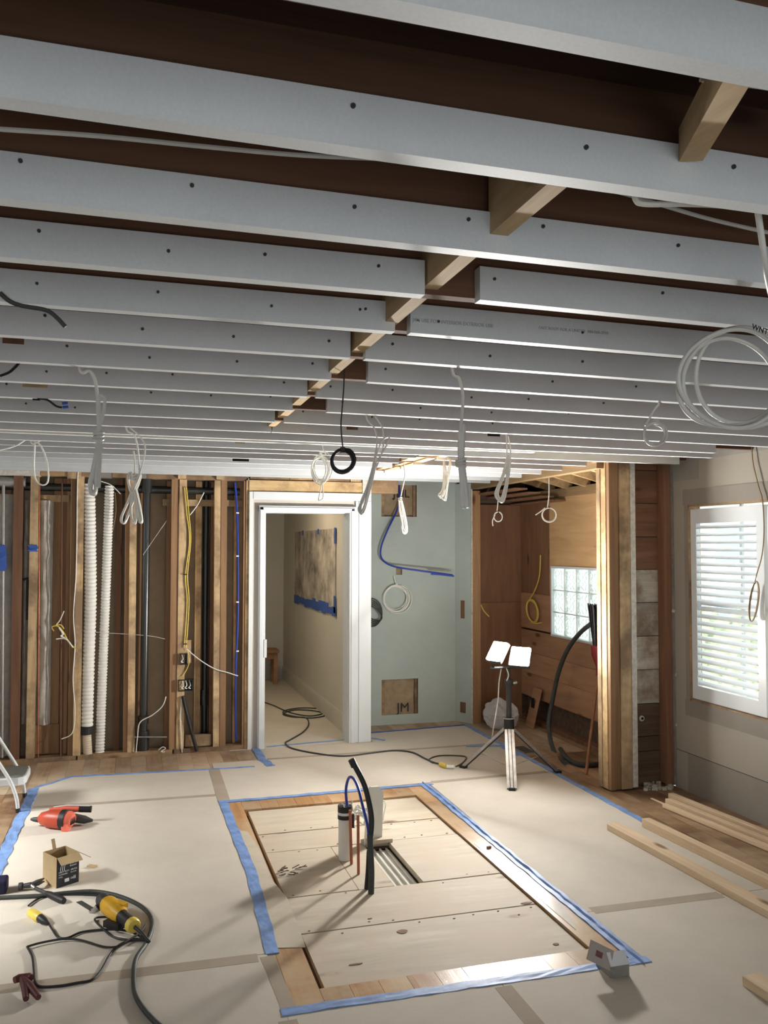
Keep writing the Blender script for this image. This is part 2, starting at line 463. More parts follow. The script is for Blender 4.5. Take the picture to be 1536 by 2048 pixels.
# ================================================================== CEILING
dk = MB().box(XL - .1, XR + .2, YR - .1, 8.75, 2.692, 2.73)
ceiling = struct(dk, 'ceiling', M_deck, 'open ceiling of dark plywood over white boarded joists', 'ceiling')
def board(x0, x1, yb, right=False, name='white_board'):
    m = MB()
    t, h = .037, .09
    if right:
        z0 = ZJ - .008 * max(0, x0 - .9); z1 = ZJ - .008 * max(0, x1 - .9)
        m.add([(x0, yb - t, z0), (x1, yb - t, z1), (x1, yb, z1), (x0, yb, z0), (x0, yb - t, z0 + h), (x1, yb - t, z1 + h), (x1, yb, z1 + h), (x0, yb, z0 + h)],
              [(0, 3, 2, 1), (4, 5, 6, 7), (0, 1, 5, 4), (1, 2, 6, 5), (2, 3, 7, 6), (3, 0, 4, 7)])
    else: m.box(x0, x1, yb - t, yb, ZJ, ZJ + h)
    return m.build(name, M_white, ceiling)
rows = [.20, .58, .963, 1.331, 1.717, 2.09, 2.47, 2.855, 3.25, 3.645, 4.03, 4.43, 4.83, 5.56, 5.93, 6.32, 6.70, 7.09, 7.47, 7.80]
gaps = {5: (.714, .868), 6: (.751, .80), 7: (.709, .763), 8: (.732, .881), 9: (.716, .757), 10: (.721, .891), 11: (.70, .751), 12: (.744, .75)}
def xat(px, py, Y): return PY(px, py, Y).x
gaps[14] = (xat(832, 899, 5.9), xat(872, 899, 5.9))
gaps[15] = (xat(797, 910, 6.3), xat(828, 910, 6.3))
gaps[16] = (xat(782, 920, 6.7), xat(800, 921, 6.7))
gaps[17] = (xat(752, 930, 7.05), xat(770, 931, 7.05))
Lb, Rb = {}, {}
for i, yb in enumerate(rows):
    xe = 3.96 if yb < 5.7 else 3.385
    if i == 12: xe = 3.72
    g = gaps.get(i)
    if g:
        Lb[i] = board(XL, g[0], yb); Rb[i] = board(g[1], xe, yb, True)
    else:
        Lb[i] = Rb[i] = board(XL, xe, yb, True)
    jx = XR if yb < 5.7 else 3.385
    MB().box(XL, jx, yb + .001, yb + .039, ZJ + .014, 2.692).build('joist', M_old, ceiling)
# flush beam with a white board on each side
MB().box(XL, 3.9, 5.095, 5.205, ZJ + .004, 2.692).build('beam', M_beam, ceiling)
board(XL, 3.9, 5.093, True); board(XL, 2.6, 5.245, True)
# blocking between the joists, in line above the island
for i in range(3, 12):
    xc = .755 if i == 3 else .742
    MB().box(xc - .021, xc + .021, rows[i] + .039, rows[i + 1] - (.03 if i == 3 else -.001), ZJ + .028, 2.692).build('blocking', M_block, ceiling)
a = PY(1478, 158, 1.005); b = PY(1382, 322, 1.285)
MB().stick(a + Vector((0, 0, .03)), b + Vector((0, 0, .03)), .042, .06).build('blocking', M_block, ceiling)
for i in (13, 14, 15, 16):
    gx = gaps[i + 1]
    MB().box(gx[0] + .03, gx[0] + .16, rows[i] + .039, rows[i + 1], ZJ + .02, 2.692).build('blocking', M_head, ceiling)
    MB().box(gx[1], gx[1] + .07, rows[i] + .039, rows[i + 1] - .04, ZJ + .01, ZJ + .05).build('blocking', M_head, ceiling)
# screws on the board faces
scr = {3: [(706, 212), (1172, 295), (1467, 334)], 4: [(41, 322), (384, 371), (709, 414), (937, 439), (1086, 453), (1356, 491)],
 5: [(78, 462), (337, 502), (530, 509), (757, 532), (989, 558), (1325, 586)], 6: [(74, 567), (316, 584), (543, 612), (720, 619), (731, 618), (877, 643), (1165, 665)],
 7: [(90, 631), (285, 658), (467, 673), (658, 682), (785, 688), (980, 712), (1165, 723)], 8: [(134, 692), (299, 715), (474, 723), (625, 727), (771, 738), (910, 750), (1105, 763), (1272, 773)],
 9: [(93, 743), (213, 746), (345, 749), (568, 765), (661, 773), (785, 780), (943, 795), (1057, 798), (1207, 806)],
 10: [(13, 768), (137, 770), (302, 785), (422, 791), (541, 793), (685, 804), (841, 816), (983, 825), (1137, 827), (1294, 833)],
 11: [(52, 807), (150, 815), (606, 823), (744, 834), (839, 839), (985, 847)]}
for i, L in scr.items():
    for px, py in L:
        p = PY(px, py, rows[i] - .038)
        par = Lb[i] if (i not in gaps or p.x < gaps[i][0]) else Rb[i]
        MB().cyl((p.x, p.y - .003, p.z), (p.x, p.y + .0015, p.z), .0042 if i < 7 else .005, 10).build('screw_head', M_dgrey, par)
# cut notches left from old wiring
for i, px0, px1, py0, py1, m in ((8, 5, 48, 672, 689, M_studr), (10, 45, 95, 767, 776, M_block), (10, 65, 80, 797, 801, M_hole), (12, 693, 716, 853, 860, M_studr), (12, 975, 1000, 867, 873, M_hole), (15, 465, 498, 917, 923, M_hole), (13, 470, 490, 882, 887, M_head), (9, 20, 55, 722, 727, M_hole)):
    p = PY(px0, py0, rows[i] - .0378); q = PY(px1, py1, rows[i] - .0378)
    par = Lb[i] if (i not in gaps or p.x < gaps[i][0]) else Rb[i]
    MB().box(p.x, q.x, p.y - .0008, p.y + .004, min(p.z, q.z), max(p.z, q.z)).build('notch', m, par)
p = PY(907, 646, rows[6] - .0385); text('J4M USE FOR INTERIOR EXTERIOR USE', .0155, p, (math.radians(90), 0, 0), M_inkg, Rb[6])
p = PY(1148, 661, rows[6] - .0385); text('FAST ROOT FOR A UNITED  888-000-2020', .0135, p, (math.radians(90), 0, 0), M_inkg, Rb[6])
# ends at the window wall: dark backs
part('end_blocking', M_old, ceiling, (3.97, XR, .2, 5.6, 2.56, 2.69))

# ================================================================== STUD WALL (left half of the far wall)
wb = MB(); grid_wall(wb, 'x', XL, 1.0, 0, 2.69, 8.10, 8.125, [])
wb.box(1.0, 2.2, YB + .1, YB + .12, 2.5, 2.69)
wall_back = struct(wb, 'wall_back', M_back, 'opened stud wall with bare timber studs, pipes and tan backing', 'wall')
def stud(px0, px1, m, y0=YB, y1=YB + .089, z0=.038, z1=2.46, name='stud', py=1200, lean=0):
    X0, X1 = PY(px0, py, y0).x, PY(px1, py, y0).x
    mb = MB(); 
    mb.add([(X0 - lean, y0, z0), (X1 - lean, y0, z0), (X1 - lean, y1, z0), (X0 - lean, y1, z0), (X0 + lean, y0, z1), (X1 + lean, y0, z1), (X1 + lean, y1, z1), (X0 + lean, y1, z1)],
           [(0, 3, 2, 1), (4, 5, 6, 7), (0, 1, 5, 4), (1, 2, 6, 5), (2, 3, 7, 6), (3, 0, 4, 7)])
    return mb.build(name, m, wall_back)
for px0, px1, m, y0 in ((-36, -22, M_stud, YB), (-75, -60, M_studb, YB), (24, 43, M_studr, YB + .005), (57, 73, M_stud, YB), (139, 149, M_studb, YB + .02), (150, 165, M_stud, YB), (249, 258, M_studb, YB + .02),
                        (258, 272, M_stud, YB), (341, 355, M_studb, YB + .01), (356, 371, M_stud, YB), (428, 440, M_stud, YB), (441, 453, M_studb, YB + .01), (486, 494, M_studb, YB)):
    stud(px0, px1, m, y0, lean=random.uniform(-.004, .004))
for px0, px1, m in ((8, 18, M_studb), (105, 121, M_studb), (122, 131, M_studr), (131, 138, M_studb), (230, 242, M_studr), (275, 283, M_studb), (331, 341, M_studb), (390, 402, M_stud), (420, 427, M_studr), (467, 472, M_stud)):
    stud(px0, px1, m, YB + .12, YB + .215, .02, 2.45)
# insulation seen between the studs
for px0, px1, z0, z1 in ((-20, 24, .05, 2.3), (44, 57, .32, 2.25), (74, 104, .3, 2.25)):
    X0, X1 = PY(px0, 1200, YB + .1).x, PY(px1, 1200, YB + .1).x
    mb = MB(); n = 26
    for k in range(n + 1):
        z = z0 + (z1 - z0) * k / n
        for q in range(6):
            xx = X0 + (X1 - X0) * q / 5
            mb.v.append(Vector((xx, YB + .125 - .045 * math.sin(math.pi * q / 5) + random.uniform(-.012, .012), z)))
    for k in range(n):
        for q in range(5):
            mb.f.append((k * 6 + q, k * 6 + q + 1, (k + 1) * 6 + q + 1, (k + 1) * 6 + q))
    mb.build('insulation_batt', M_batt, wall_back, True)
for x0, x1, m, z0, z1, y0 in ((XL, -.78, M_chip, 2.455, 2.55, YB - .012), (-.78, -.56, M_plate, 2.46, 2.545, YB), (-.56, -.44, M_stud, 2.44, 2.55, YB - .01), (-.44, -.33, M_plate, 2.46, 2.545, YB), (-.33, -.19, M_gmetal, 2.455, 2.545, YB - .006),
                              (-.19, -.05, M_plate, 2.46, 2.545, YB), (-.05, .11, M_gmetal, 2.455, 2.545, YB - .006), (.11, 1.02, M_plate, 2.455, 2.54, YB)):
    part('top_plate', m, wall_back, (x0, x1 - .003, y0, YB + .1, z0, z1))
part('top_plate', M_plate, wall_back, (XL, 1.02, YB + .01, YB + .22, 2.55, 2.69))
part('rear_plate', M_stud, wall_back, (-.8, -.55, YB + .11, YB + .2, 2.24, 2.30))
part('rear_plate', M_stud, wall_back, (.25, 1.0, YB + .11, YB + .2, 2.22, 2.28))
for x0, x1 in ((.38, .45), (.72, .79)): part('cleat', M_stud, wall_back, (x0, x1, YB - .03, YB, 2.46, 2.53))
for x0, x1 in ((XL, -.45), (-.44, .36), (.37, 1.02)):
    part('sole_plate', M_plate, wall_back, (x0, x1 - .003, YB - .005, YB + .1, 0, .04))
part('fire_block', M_stud, wall_back, (PY(349, 1285, YB).x, PY(384, 1285, YB).x, YB + .1, YB + .14, PY(360, 1330, YB).z, PY(360, 1283, YB).z))
part('fire_block', M_stud, wall_back, (.47, .70, YB + .02, YB + .06, .05, .15))
part('fire_block', M_studb, wall_back, (-.8, -.6, YB + .1, YB + .15, .05, .3))

# ---- pipes and ducts in that wall
def path_px(L, Y): return [PY(px, py, Y) for px, py in L]
def corrugated(L, Y, r, pitch=.034, amp=.009):
    P = smooth(path_px(L, Y), 10)
    d = [0]
    for a, b in zip(P[:-1], P[1:]): d.append(d[-1] + (b - a).length)
    n = int(d[-1] / pitch * 6); Q, R = [], []
    for k in range(n + 1):
        s = d[-1] * k / n
        j = max(1, next((q for q in range(len(d)) if d[q] >= s - 1e-9), len(d) - 1))
        t = (s - d[j - 1]) / max(1e-9, d[j] - d[j - 1])
        Q.append(P[j - 1].lerp(P[j], t)); R.append(r + amp * (abs(math.cos(math.pi * s / pitch)) - .6))
    return Q, R
t = thing('flexible_duct', PY(178, 1520, YB + .05), 'thick white corrugated flexible duct with black clamp near floor', 'duct')
Q, R = corrugated([(178, 968), (180, 1060), (181, 1200), (177, 1330), (174, 1452)], YB + .045, .049)
MB().sweep(Q, R, 18).build('duct_sleeve', M_duct, t, True)
p = PY(173, 1460, YB + .045); MB().cyl(p + Vector((0, 0, -.035)), p + Vector((0, 0, .03)), .054, 18).build('clamp', M_black, t)
p2 = PY(173, 1468, YB + .045); Q, R = corrugated([(173, 1462), (176, 1517)], YB + .045, .038, .02, .003); MB().sweep(Q, R, 14).build('lower_sleeve', M_duct2, t, True)
t = thing('flexible_duct', PY(200, 1515, YB + .08), 'slimmer white corrugated flexible duct leaning beside the thick one', 'duct')
Q, R = corrugated([(219, 972), (216, 1060), (211, 1200), (205, 1350), (199, 1515)], YB + .08, .038, .027)
MB().sweep(Q, R, 16).build('duct_sleeve', M_duct, t, True)
t = thing('drain_pipe', PY(288, 1500, YB + .05), 'fat glossy black drain pipe standing between studs, with hub couplings', 'pipe')
a, b = PY(286, 1508, YB + .05), PY(294, 945, YB + .05)
MB().cyl(a, b, .034, 20).build('pipe_body', M_abs, t, True)
for py0, py1, r in ((935, 985, .046), (1432, 1447, .045), (1462, 1506, .05)):
    f0 = (1508 - py0) / (1508 - 945); f1 = (1508 - py1) / (1508 - 945)
    MB().cyl(a.lerp(b, f1), a.lerp(b, f0), r, 20).build('coupling', M_abs, t, True)
t = thing('vent_pipe', PY(410, 1490, YB + .16), 'dull black vent pipe set back behind the studs near the door', 'pipe')
MB().cyl(PY(408, 1490, YB + .16), PY(413, 960, YB + .16), .026, 16).build('pipe_body', M_abs, t, True)
MB().cyl(PY(408, 1410, YB + .16), PY(408, 1380, YB + .16), .034, 16).build('coupling', M_abs, t, True)
for px, m, r, lab, nm in ((5, M_galv, .013, 'grey galvanised pipe at the far left stud bay, wrapped in blue tape', 'supply_pipe'), (77, M_copper, .0065, 'thin copper pipe rising just right of the blue taped stud', 'copper_pipe'), (122, M_studr, .006, 'thin brown pipe in the bay left of the white ducts', 'copper_pipe')):
    mb = MB().cyl(PY(px - 1, 1515, YB + .03), PY(px + 2, 965, YB + .03), r, 10)
    tag(mb.build(nm, m, None, True, mb.base()), lab, 'pipe')
mb = MB().cyl((XL + .1, YB + .13, 2.38), (.95, YB + .13, 2.36), .035, 14)
o = tag(mb.build('drain_pipe', M_abs, None, True, mb.base()), 'black horizontal pipe running high behind the stud tops', 'pipe')
mb = MB().cyl((-.9, YB + .05, 2.40), (-1.3, YB + .05, 2.41), .045, 14)
tag(mb.build('pipe_elbow', M_galv, None, True, mb.base()), 'grey pipe stub high at the left end of the stud wall', 'pipe')
mb = MB().cable(path_px([(46, 1160), (53, 1158), (55, 1165), (54, 1240)], YB + .06), .009, 8)
tag(mb.build('pipe_hook', M_black, None, True, mb.base()), 'black bent pipe between the two leftmost studs', 'pipe')
# strips of blue tape on pipe and stud
for (x0, y0, x1, y1, yy, lab) in ((-6, 1090, 14, 1142, YB + .012, 'torn blue tape wound on the grey pipe at far left'), (57, 1090, 75, 1103, YB - .004, 'small blue tape band around the light stud at left')):
    p, q = PY(x0, y1, yy), PY(x1, y0, yy)
    mb = MB(); n = 5
    for k in range(n + 1):
        zz = p.z + (q.z - p.z) * k / n
        jx = random.uniform(-.012, .012)
        mb.v += [Vector((p.x + jx, yy - .006 - random.random() * .012, zz)), Vector((q.x + jx, yy - .006 - random.random() * .012, zz)), Vector((q.x + jx, yy + .01, zz)), Vector((p.x + jx, yy + .01, zz))]
    for k in range(n):
        for q_ in range(4): mb.f.append((k * 4 + q_, k * 4 + (q_ + 1) % 4, k * 4 + 4 + (q_ + 1) % 4, k * 4 + 4 + q_))
    tag(mb.build('tape_wrap', M_blued, None, False, mb.base()), lab, 'tape')
# cables in the stud wall
def wire(L, Y, r, mat, lab, name='cable', jit=0, group=None, cat='cable'):
    P = path_px(L, Y)
    if jit:
        for p in P: p.y += random.uniform(-jit, jit)
    mb = MB().cable(P, r, 7, 6)
    return tag(mb.build(name, mat, None, True, mb.base()), lab, cat, group)
wire([(160, 928), (155, 960), (154, 1060), (152, 1150), (147, 1230), (150, 1290), (146, 1360), (150, 1420), (145, 1465), (123, 1478)], YB - .012, .0045, M_cable, 'white cable hanging loose down the stud left of the ducts')
t = thing('cable', PY(372, 1290, YB - .01), 'two yellow cables running down a stud to the metal boxes', 'cable')
for dx in (0, 4):
    MB().cable(path_px([(369 + dx, 975), (374 + dx, 1030), (379 + dx * .6, 1080), (371 + dx, 1150), (374 + dx, 1200), (371 + dx, 1260), (368 + dx, 1295)], YB - .01), .0048, 7).build('jacket', M_cabley, t, True)
for py in (1149, 1288):
    p = PY(370, py, YB - .012); part('staple', M_black, t, (p.x - .015, p.x + .018, p.y - .006, p.y + .01, p.z - .005, p.z + .005))
wire([(375, 1300), (378, 1325), (370, 1345), (365, 1352)], YB - .012, .0045, M_cabley, 'short yellow cable between the two metal boxes')
wire([(373, 1298), (400, 1320), (430, 1338), (455, 1345), (476, 1352)], YB - .015, .0045, M_cable, 'white cable angling right from the upper metal box past a stud')
wire([(408, 985), (395, 1010), (380, 1030)], YB - .01, .004, M_cable, 'short white cable end sticking out beside the yellow cables')
wire([(332, 1393), (325, 1412), (305, 1430), (280, 1445), (275, 1475), (272, 1505)], YB - .02, .0045, M_cable, 'white cable curling down beside the black drain pipe')
wire([(163, 1260), (200, 1265), (250, 1268), (300, 1272), (330, 1278)], YB + .02, .0022, M_cableg, 'thin white wire strung across the studs behind the ducts')
wire([(363, 1398), (361, 1440), (364, 1505)], YB - .012, .0045, M_cable, 'white cable dropping from the lower metal box to the floor')
wire([(200, 962), (222, 970), (241, 988)], YB - .01, .004, M_cable, 'short white cable end above the two ducts')
wire([(333, 1042), (310, 1075), (286, 1110)], YB + .0, .002, M_cableg, 'thin wire slanting across the black drain pipe')
wire([(230, 985), (232, 1020), (226, 1060)], YB + .01, .003, M_cableb, 'thin dark wire beside the slimmer duct')
wire([(470, 965), (474, 1020), (476, 1110), (476, 1230), (472, 1330), (471, 1420), (472, 1480)], YB + .03, .009, M_pex, 'blue plastic water pipe running down beside the door frame', 'water_pipe', 0, None, 'pipe')
for i, py in enumerate((1026, 1112, 1204, 1302)):
    p = PY(475, py, YB + .03); o = part('pipe_clip', M_cable, bpy.data.objects['water_pipe'], (p.x - .012, p.x + .012, p.y - .014, p.y + .012, p.z - .006, p.z + .006))
t = thing('cable_tangle', PY(120, 1265, YB - .03), 'tangle of yellow and white cable ends at the stud left of the ducts', 'cable')
MB().cable(path_px([(150, 1297), (138, 1285), (125, 1262), (115, 1252), (104, 1254), (108, 1262)], YB - .02), .006, 7).build('yellow_end', M_cabley, t, True)
MB().cable(path_px([(112, 1250), (122, 1250), (128, 1258)], YB - .03), .005, 7).build('yellow_end', M_cabley, t, True)
MB().cable(path_px([(146, 1295), (132, 1278), (112, 1278)], YB - .035), .0055, 7).build('white_end', M_cable, t, True)
MB().cable(path_px([(128, 1222), (120, 1240), (112, 1250)], YB - .03), .0045, 7).build('white_end', M_cable, t, True)
MB().cable(path_px([(118, 1255), (126, 1268), (122, 1272), (130, 1276)], YB - .045), .007, 7).build('white_end', M_cable, t, True)
for (x0, y0, x1, y1, lab) in ((360, 1307, 375, 1330, 'upper small black wiring box fixed to the stud, narrow'), (357, 1359, 386, 1383, 'lower square black wiring box with white wire ends inside')):
    p, q = PY(x0, y1, YB - .03), PY(x1, y0, YB - .03)
    t = thing('wiring_box', (p.x, YB - .03, p.z), lab, 'electrical box')
    mb = MB(); mb.box(p.x, q.x, YB + .02, YB + .024, p.z, q.z)
    w = .006
    mb.box(p.x, p.x + w, YB - .03, YB + .02, p.z, q.z).box(q.x - w, q.x, YB - .03, YB + .02, p.z, q.z).box(p.x, q.x, YB - .03, YB + .02, p.z, p.z + w).box(p.x, q.x, YB - .03, YB + .02, q.z - w, q.z)
    mb.build('box_body', M_black, t)
    for k in range(3 if x1 - x0 > 20 else 1):
        xx = p.x + (q.x - p.x) * (.25 + .25 * k)
        MB().cable([(xx, YB, q.z - .01), (xx + .01, YB - .02, (p.z + q.z) / 2), (xx - .006, YB - .03, p.z + .03), (xx + .012, YB - .02, p.z + .02)], .004, 6).build('wire_end', M_cable, t, True)
mb = MB().cable(path_px([(366, 1392), (372, 1420), (382, 1460), (394, 1502)], YB - .02), .016, 10)
tag(mb.build('flexible_conduit', M_black, None, True, mb.base()), 'black flexible conduit leaning from the lower metal box to the floor', 'conduit')
mb = MB().cyl(PY(268, 1474, YB - .01), PY(334, 1474, YB - .01), .007, 8)
tag(mb.build('support_rod', M_steel, None, True, mb.base()), 'horizontal steel rod at the foot of the black drain pipe', 'rod')
mb = MB().cable(path_px([(317, 1500), (325, 1494), (331, 1497), (322, 1503), (330, 1504)], YB - .02), .004, 6)
tag(mb.build('cable_scrap', M_cable, None, True, mb.base()), 'small white cable scrap curled at the stud wall foot', 'cable')

# ================================================================== DOOR AND HEADER
door = tag(bpy.data.objects.new('door_1', None), 'white cased doorway opening into the hall', 'doorway', None, 'structure')
COL.objects.link(door); ORG[door.name] = Vector((0, 0, 0))
XO0, XO1, ZD = 1.172, 1.969, 2.168
def casing(x0, x1, z0, z1, y0, y1, m=M_trim, name='casing'):
    return bevel(part(name, m, door, (x0, x1, y0, y1, z0, z1)), .003, 2)
M_reveal = paint('taupe_reveal_board', (.50, .46, .41), .6, .03, 3, .02)
part('reveal_board', M_reveal, door, (1.02, 1.12, YB - .008, YB + .11, 0, 2.32), (1.12, 2.06, YB - .008, YB + .11, ZD + .03, 2.32))
casing(1.02, 1.055, 0, 2.357, YB - .03, YB - .009, M_trimg)
casing(1.108, XO0, 0, ZD + .055, YB - .045, YB + .02)
casing(1.118, 1.15, 0, ZD + .045, YB - .053, YB - .045)
casing(XO1, 2.032, 0, ZD + .055, YB - .045, YB + .02)
casing(1.985, 2.018, 0, ZD + .04, YB - .053, YB - .045)
casing(2.033, 2.062, 0, 2.283, YB - .03, YB + .1, M_trim)
casing(2.063, 2.185, 0, 2.284, YB - .036, YB + .12)
casing(1.108, 2.032, ZD, ZD + .06, YB - .0445, YB + .02)
casing(1.118, 2.02, ZD + .018, ZD + .045, YB - .053, YB - .044)
casing(1.056, 2.184, 2.285, 2.357, YB - .034, YB + .118)
for x0, x1 in ((XO0 - .005, XO0 + .004), (XO1 - .004, XO1 + .005)): casing(x0, x1, 0, ZD, YB + .02, YB + .2, M_trim, 'jamb')
casing(XO0, XO1, ZD - .004, ZD + .005, YB + .02, YB + .2, M_trim, 'jamb')
pz0, pz1 = PY(530, 1314, YB).z, PY(530, 1278, YB).z
casing(XO0 - .012, XO0 + .014, pz0, pz1, YB - .052, YB - .03, M_trim, 'strike_plate')
wh = tag(bpy.data.objects.new('wall_header', None), 'rough timber lintel boards above the white doorway', 'lintel', None, 'structure'); COL.objects.link(wh); ORG[wh.name] = Vector((0, 0, 0))
part('lintel_board', M_head, wh, (1.02, 2.13, YB - .02, YB + .1, 2.36, 2.462))
for x0, x1, z0, z1, m in ((1.03, 1.40, 2.466, 2.50, M_plate), (1.40, 1.62, 2.468, 2.53, M_head), (1.62, 1.98, 2.466, 2.50, M_plate), (1.985, 2.10, 2.46, 2.52, M_stud), (1.03, 1.39, 2.502, 2.54, M_plate), (1.63, 2.1, 2.502, 2.54, M_plate)):
    part('lintel_board', m, wh, (x0, x1 - .004, YB - .005 - random.random() * .015, YB + .1, z0, z1))
part('lintel_board', M_chip, wh, (2.10, 2.185, YB - .03, YB + .1, 2.33, 2.5))
part('stud', M_stud, wh, (.995, 1.02, YB - .01, YB + .1, 0, 2.46))
part('lintel_board', M_plate, wh, (2.19, 2.48, YB + .05, YB + .2, 2.37, 2.50))

# ================================================================== HALL BEHIND THE DOOR
hx = 2.035
hw = struct(MB().box(hx, hx + .09, YB + .12, 12.0, 0, 2.6), 'wall_hall_right', M_hall, 'plain white hall wall carrying the taped canvas', 'wall')
part('baseboard', M_hall, hw, (hx - .016, hx, YB + .125, 11.9, 0, .16), (hx - .012, hx, YB + .125, 11.9, .16, .18))
p = PX(689, 1188, hx); q = PX(687, 1167, hx)
part('switch_slot', M_hole, hw, (hx - .003, hx, p.y - .02, p.y + .03, p.z, q.z))
hb = struct(MB().box(.0, hx + .09, 11.9, 12.0, 0, 2.6), 'wall_hall_back', M_hall, 'white end wall of the hall with chair rail', 'wall')
part('chair_rail', M_hall, hb, (.0, hx, 11.88, 11.9, 1.06, 1.12)); part('baseboard', M_hall, hb, (.0, hx, 11.88, 11.9, 0, .2))
struct(MB().box(.75, .85, 8.125, 12.0, 0, 2.62), 'wall_hall_left', M_hall, 'white hall wall on the left, out of direct view', 'wall')
struct(MB().box(.0, hx + .1, 8.13, 12.0, 2.6, 2.64), 'ceiling_hall', M_hall, 'plain white hall ceiling', 'ceiling')
hl = thing('added_hall_lamp', (1.2, 9.0, 2.55), 'round warm lamp added to light the hall, unseen above the doorway', 'lamp')  # unseen lamp added to give the hall its warm light
MB().cyl((1.2, 9.0, 2.56), (1.2, 9.0, 2.6), .15, 24).build('lamp_base', M_trim, hl, True)
def _bulb():
    m, nt, bs = _mat('added_warm_lamp_glass')
    bs.inputs['Emission Color'].default_value = (1.0, .80, .55, 1); bs.inputs['Emission Strength'].default_value = 55
    return m
MB().sweep([(1.2, 9.0, 2.56), (1.2, 9.0, 2.53), (1.2, 9.0, 2.505)], [.135, .12, .05], 24).build('lamp_shade', _bulb(), hl, True)
# taped canvas
c = [PX(592, 1064, hx), PX(673, 1058, hx), PX(670, 1222, hx), PX(588, 1200, hx)]
y0, y1, z0, z1 = c[1].y, c[0].y, c[2].z, c[0].z
t = thing('canvas', (hx, (y0 + y1) / 2, z0), 'grey brown blotchy canvas taped to the hall wall', 'picture')
part('canvas_sheet', M_art, t, (hx - .012, hx - .001, y0, y1, z0, z1))
m = MB(); n = 14
for k in range(n):
    a, b = y0 - .03 + (y1 - y0 + .06) * k / n, y0 - .03 + (y1 - y0 + .06) * (k + 1) / n
    m.box(hx - .0155, hx - .012, a, b, z0 - .045 + random.uniform(-.02, .01), z0 + .05 + random.uniform(-.02, .025))
m.build('tape_strip', M_blued, t)
part('tape_strip', M_blued, t, (hx - .0155, hx - .012, y0 - .02, y0 + .05, z1 - .16, z1 + .01))
for f in (.35, .75): part('tape_strip', M_blued, t, (hx - .0155, hx - .012, y0 + (y1 - y0) * f, y0 + (y1 - y0) * f + .09, z1 - .05, z1 + .01))
part('tape_strip', M_blued, t, (hx - .0155, hx - .012, y0 - .02, y0 + .06, z0 - .02, z0 + .16))
# little brown stool at the hall end
t = thing('stool', (1.74, 11.55, 0), 'small brown wooden stool in the hall behind the door frame', 'stool')
bevel(part('seat', M_plyr, t, (1.56, 1.90, 11.4, 11.72, .42, .46)), .006)
for sx in (1.60, 1.83):
    for sy in (11.44, 11.65): part('leg', M_plyr, t, (sx, sx + .05, sy, sy + .05, 0, .42))
part('apron', M_plyr, t, (1.62, 1.86, 11.45, 11.47, .34, .42))

# ================================================================== GREEN RECESS
YT = 8.53
h1 = (2.485, 2.872, 2.165, 2.5); h2 = (2.49, 2.888, .10, .466); h3 = (2.645, 2.712, 1.555, 1.632); h4 = (2.2, 2.36, .10, .2)
wr = struct(grid_wall(MB(), 'x', 2.13, 3.33, 0, 2.69, YT, YT + .013, [h1, h2, h3, h4]), 'wall_recess_back', M_teal, 'grey green moisture board wall with cut openings', 'wall')
for h in (h1, h2, h3, h4):
    mb = MB(); nx, nz = 7, 7
    for i in range(nx + 1):
        for j in range(nz + 1):
            mb.v.append(Vector((h[0] - .02 + (h[1] - h[0] + .04) * i / nx, YT + .045 - .02 * math.sin(math.pi * i / nx) + random.uniform(-.006, .006), h[2] - .02 + (h[3] - h[2] + .04) * j / nz)))
    for i in range(nx):
        for j in range(nz):
            a = i * (nz + 1) + j; mb.f.append((a, a + nz + 1, a + nz + 2, a + 1))
    mb.build('insulation_batt', M_kraft, wr, True)
for h in (h1, h2):
    for xx in (h[0] + .004, h[1] - .035): part('stud', M_plate, wr, (xx, xx + .03, YT + .013, YT + .05, h[2], h[3]))
    part('edge_strip', M_chip, wr, (h[1], h[1] + .004, YT - .001, YT + .013, h[2], h[3]))
p = PY(807, 1417, YT); text('JM', .135, (p.x, YT + .012, p.z + .005), (math.radians(90), 0, 0), M_ink, wr, bold=0)
p = PY(800, 988, YT); text('JML', .12, (p.x + .02, YT + .012, p.z), (math.radians(90), 0, 0), M_ink, wr, bold=0)
text('W', .09, (2.3, YT + .012, .15), (math.radians(90), 0, 0), M_print, wr)
text('v - m m', .03, PY(790, 1062, YT - .001), (math.radians(90), math.radians(-12), 0), M_inkg, wr)
text('4/ m - m', .03, PY(785, 1090, YT - .001), (math.radians(90), math.radians(-12), 0), M_inkg, wr)
struct(MB().box(2.19, 2.205, YB + .12, YT, 0, 2.5), 'wall_recess_left', M_teal, 'short grey green return wall behind the door casing', 'wall')
mb = MB()
for k in range(4): mb.cable([PF(742 + 6 * k, 1446 - 2 * k, .006), PF(752 + 4 * k, 1441, .012), PF(764 + 2 * k, 1443 + k, .006)], .005, 6)
tag(mb.build('cable_scrap', M_cable, None, True, mb.base()), 'white cable offcuts on the recess floor behind the right casing', 'cable')
# right return of the recess, slightly skewed
ra, rb = PF(893, 1438), PF(941, 1449)
d = (Vector((rb.x, rb.y, 0)) - Vector((3.30, YT + .01, 0)))
ra = Vector((3.30, YT + .01, 0)); rb = Vector((3.415, 8.34, 0))
wrr = struct(MB().stick(ra + Vector((.006, .006, 1.26)), rb + Vector((.006, .006, 1.26)), .014, 2.52), 'wall_recess_right', M_teal, 'narrow grey green return wall beside the plywood nook', 'wall')
def on_ret(f, z0, z1, w, nm, m):
    c0 = ra.lerp(rb, f); dd = (rb - ra).normalized(); nrm = Vector((-dd.y, dd.x, 0)); nrm = nrm if nrm.x < 0 else -nrm
    MB().obox(c0 + nrm * .001 + Vector((0, 0, (z0 + z1) / 2)), (w, .004, z1 - z0), axes=(dd, nrm, Vector((0, 0, 1)))).build(nm, m, wrr)
on_ret(.5, 1.09, 1.28, .05, 'slot', M_studr); on_ret(.5, .1, .21, .07, 'slot', M_studr)
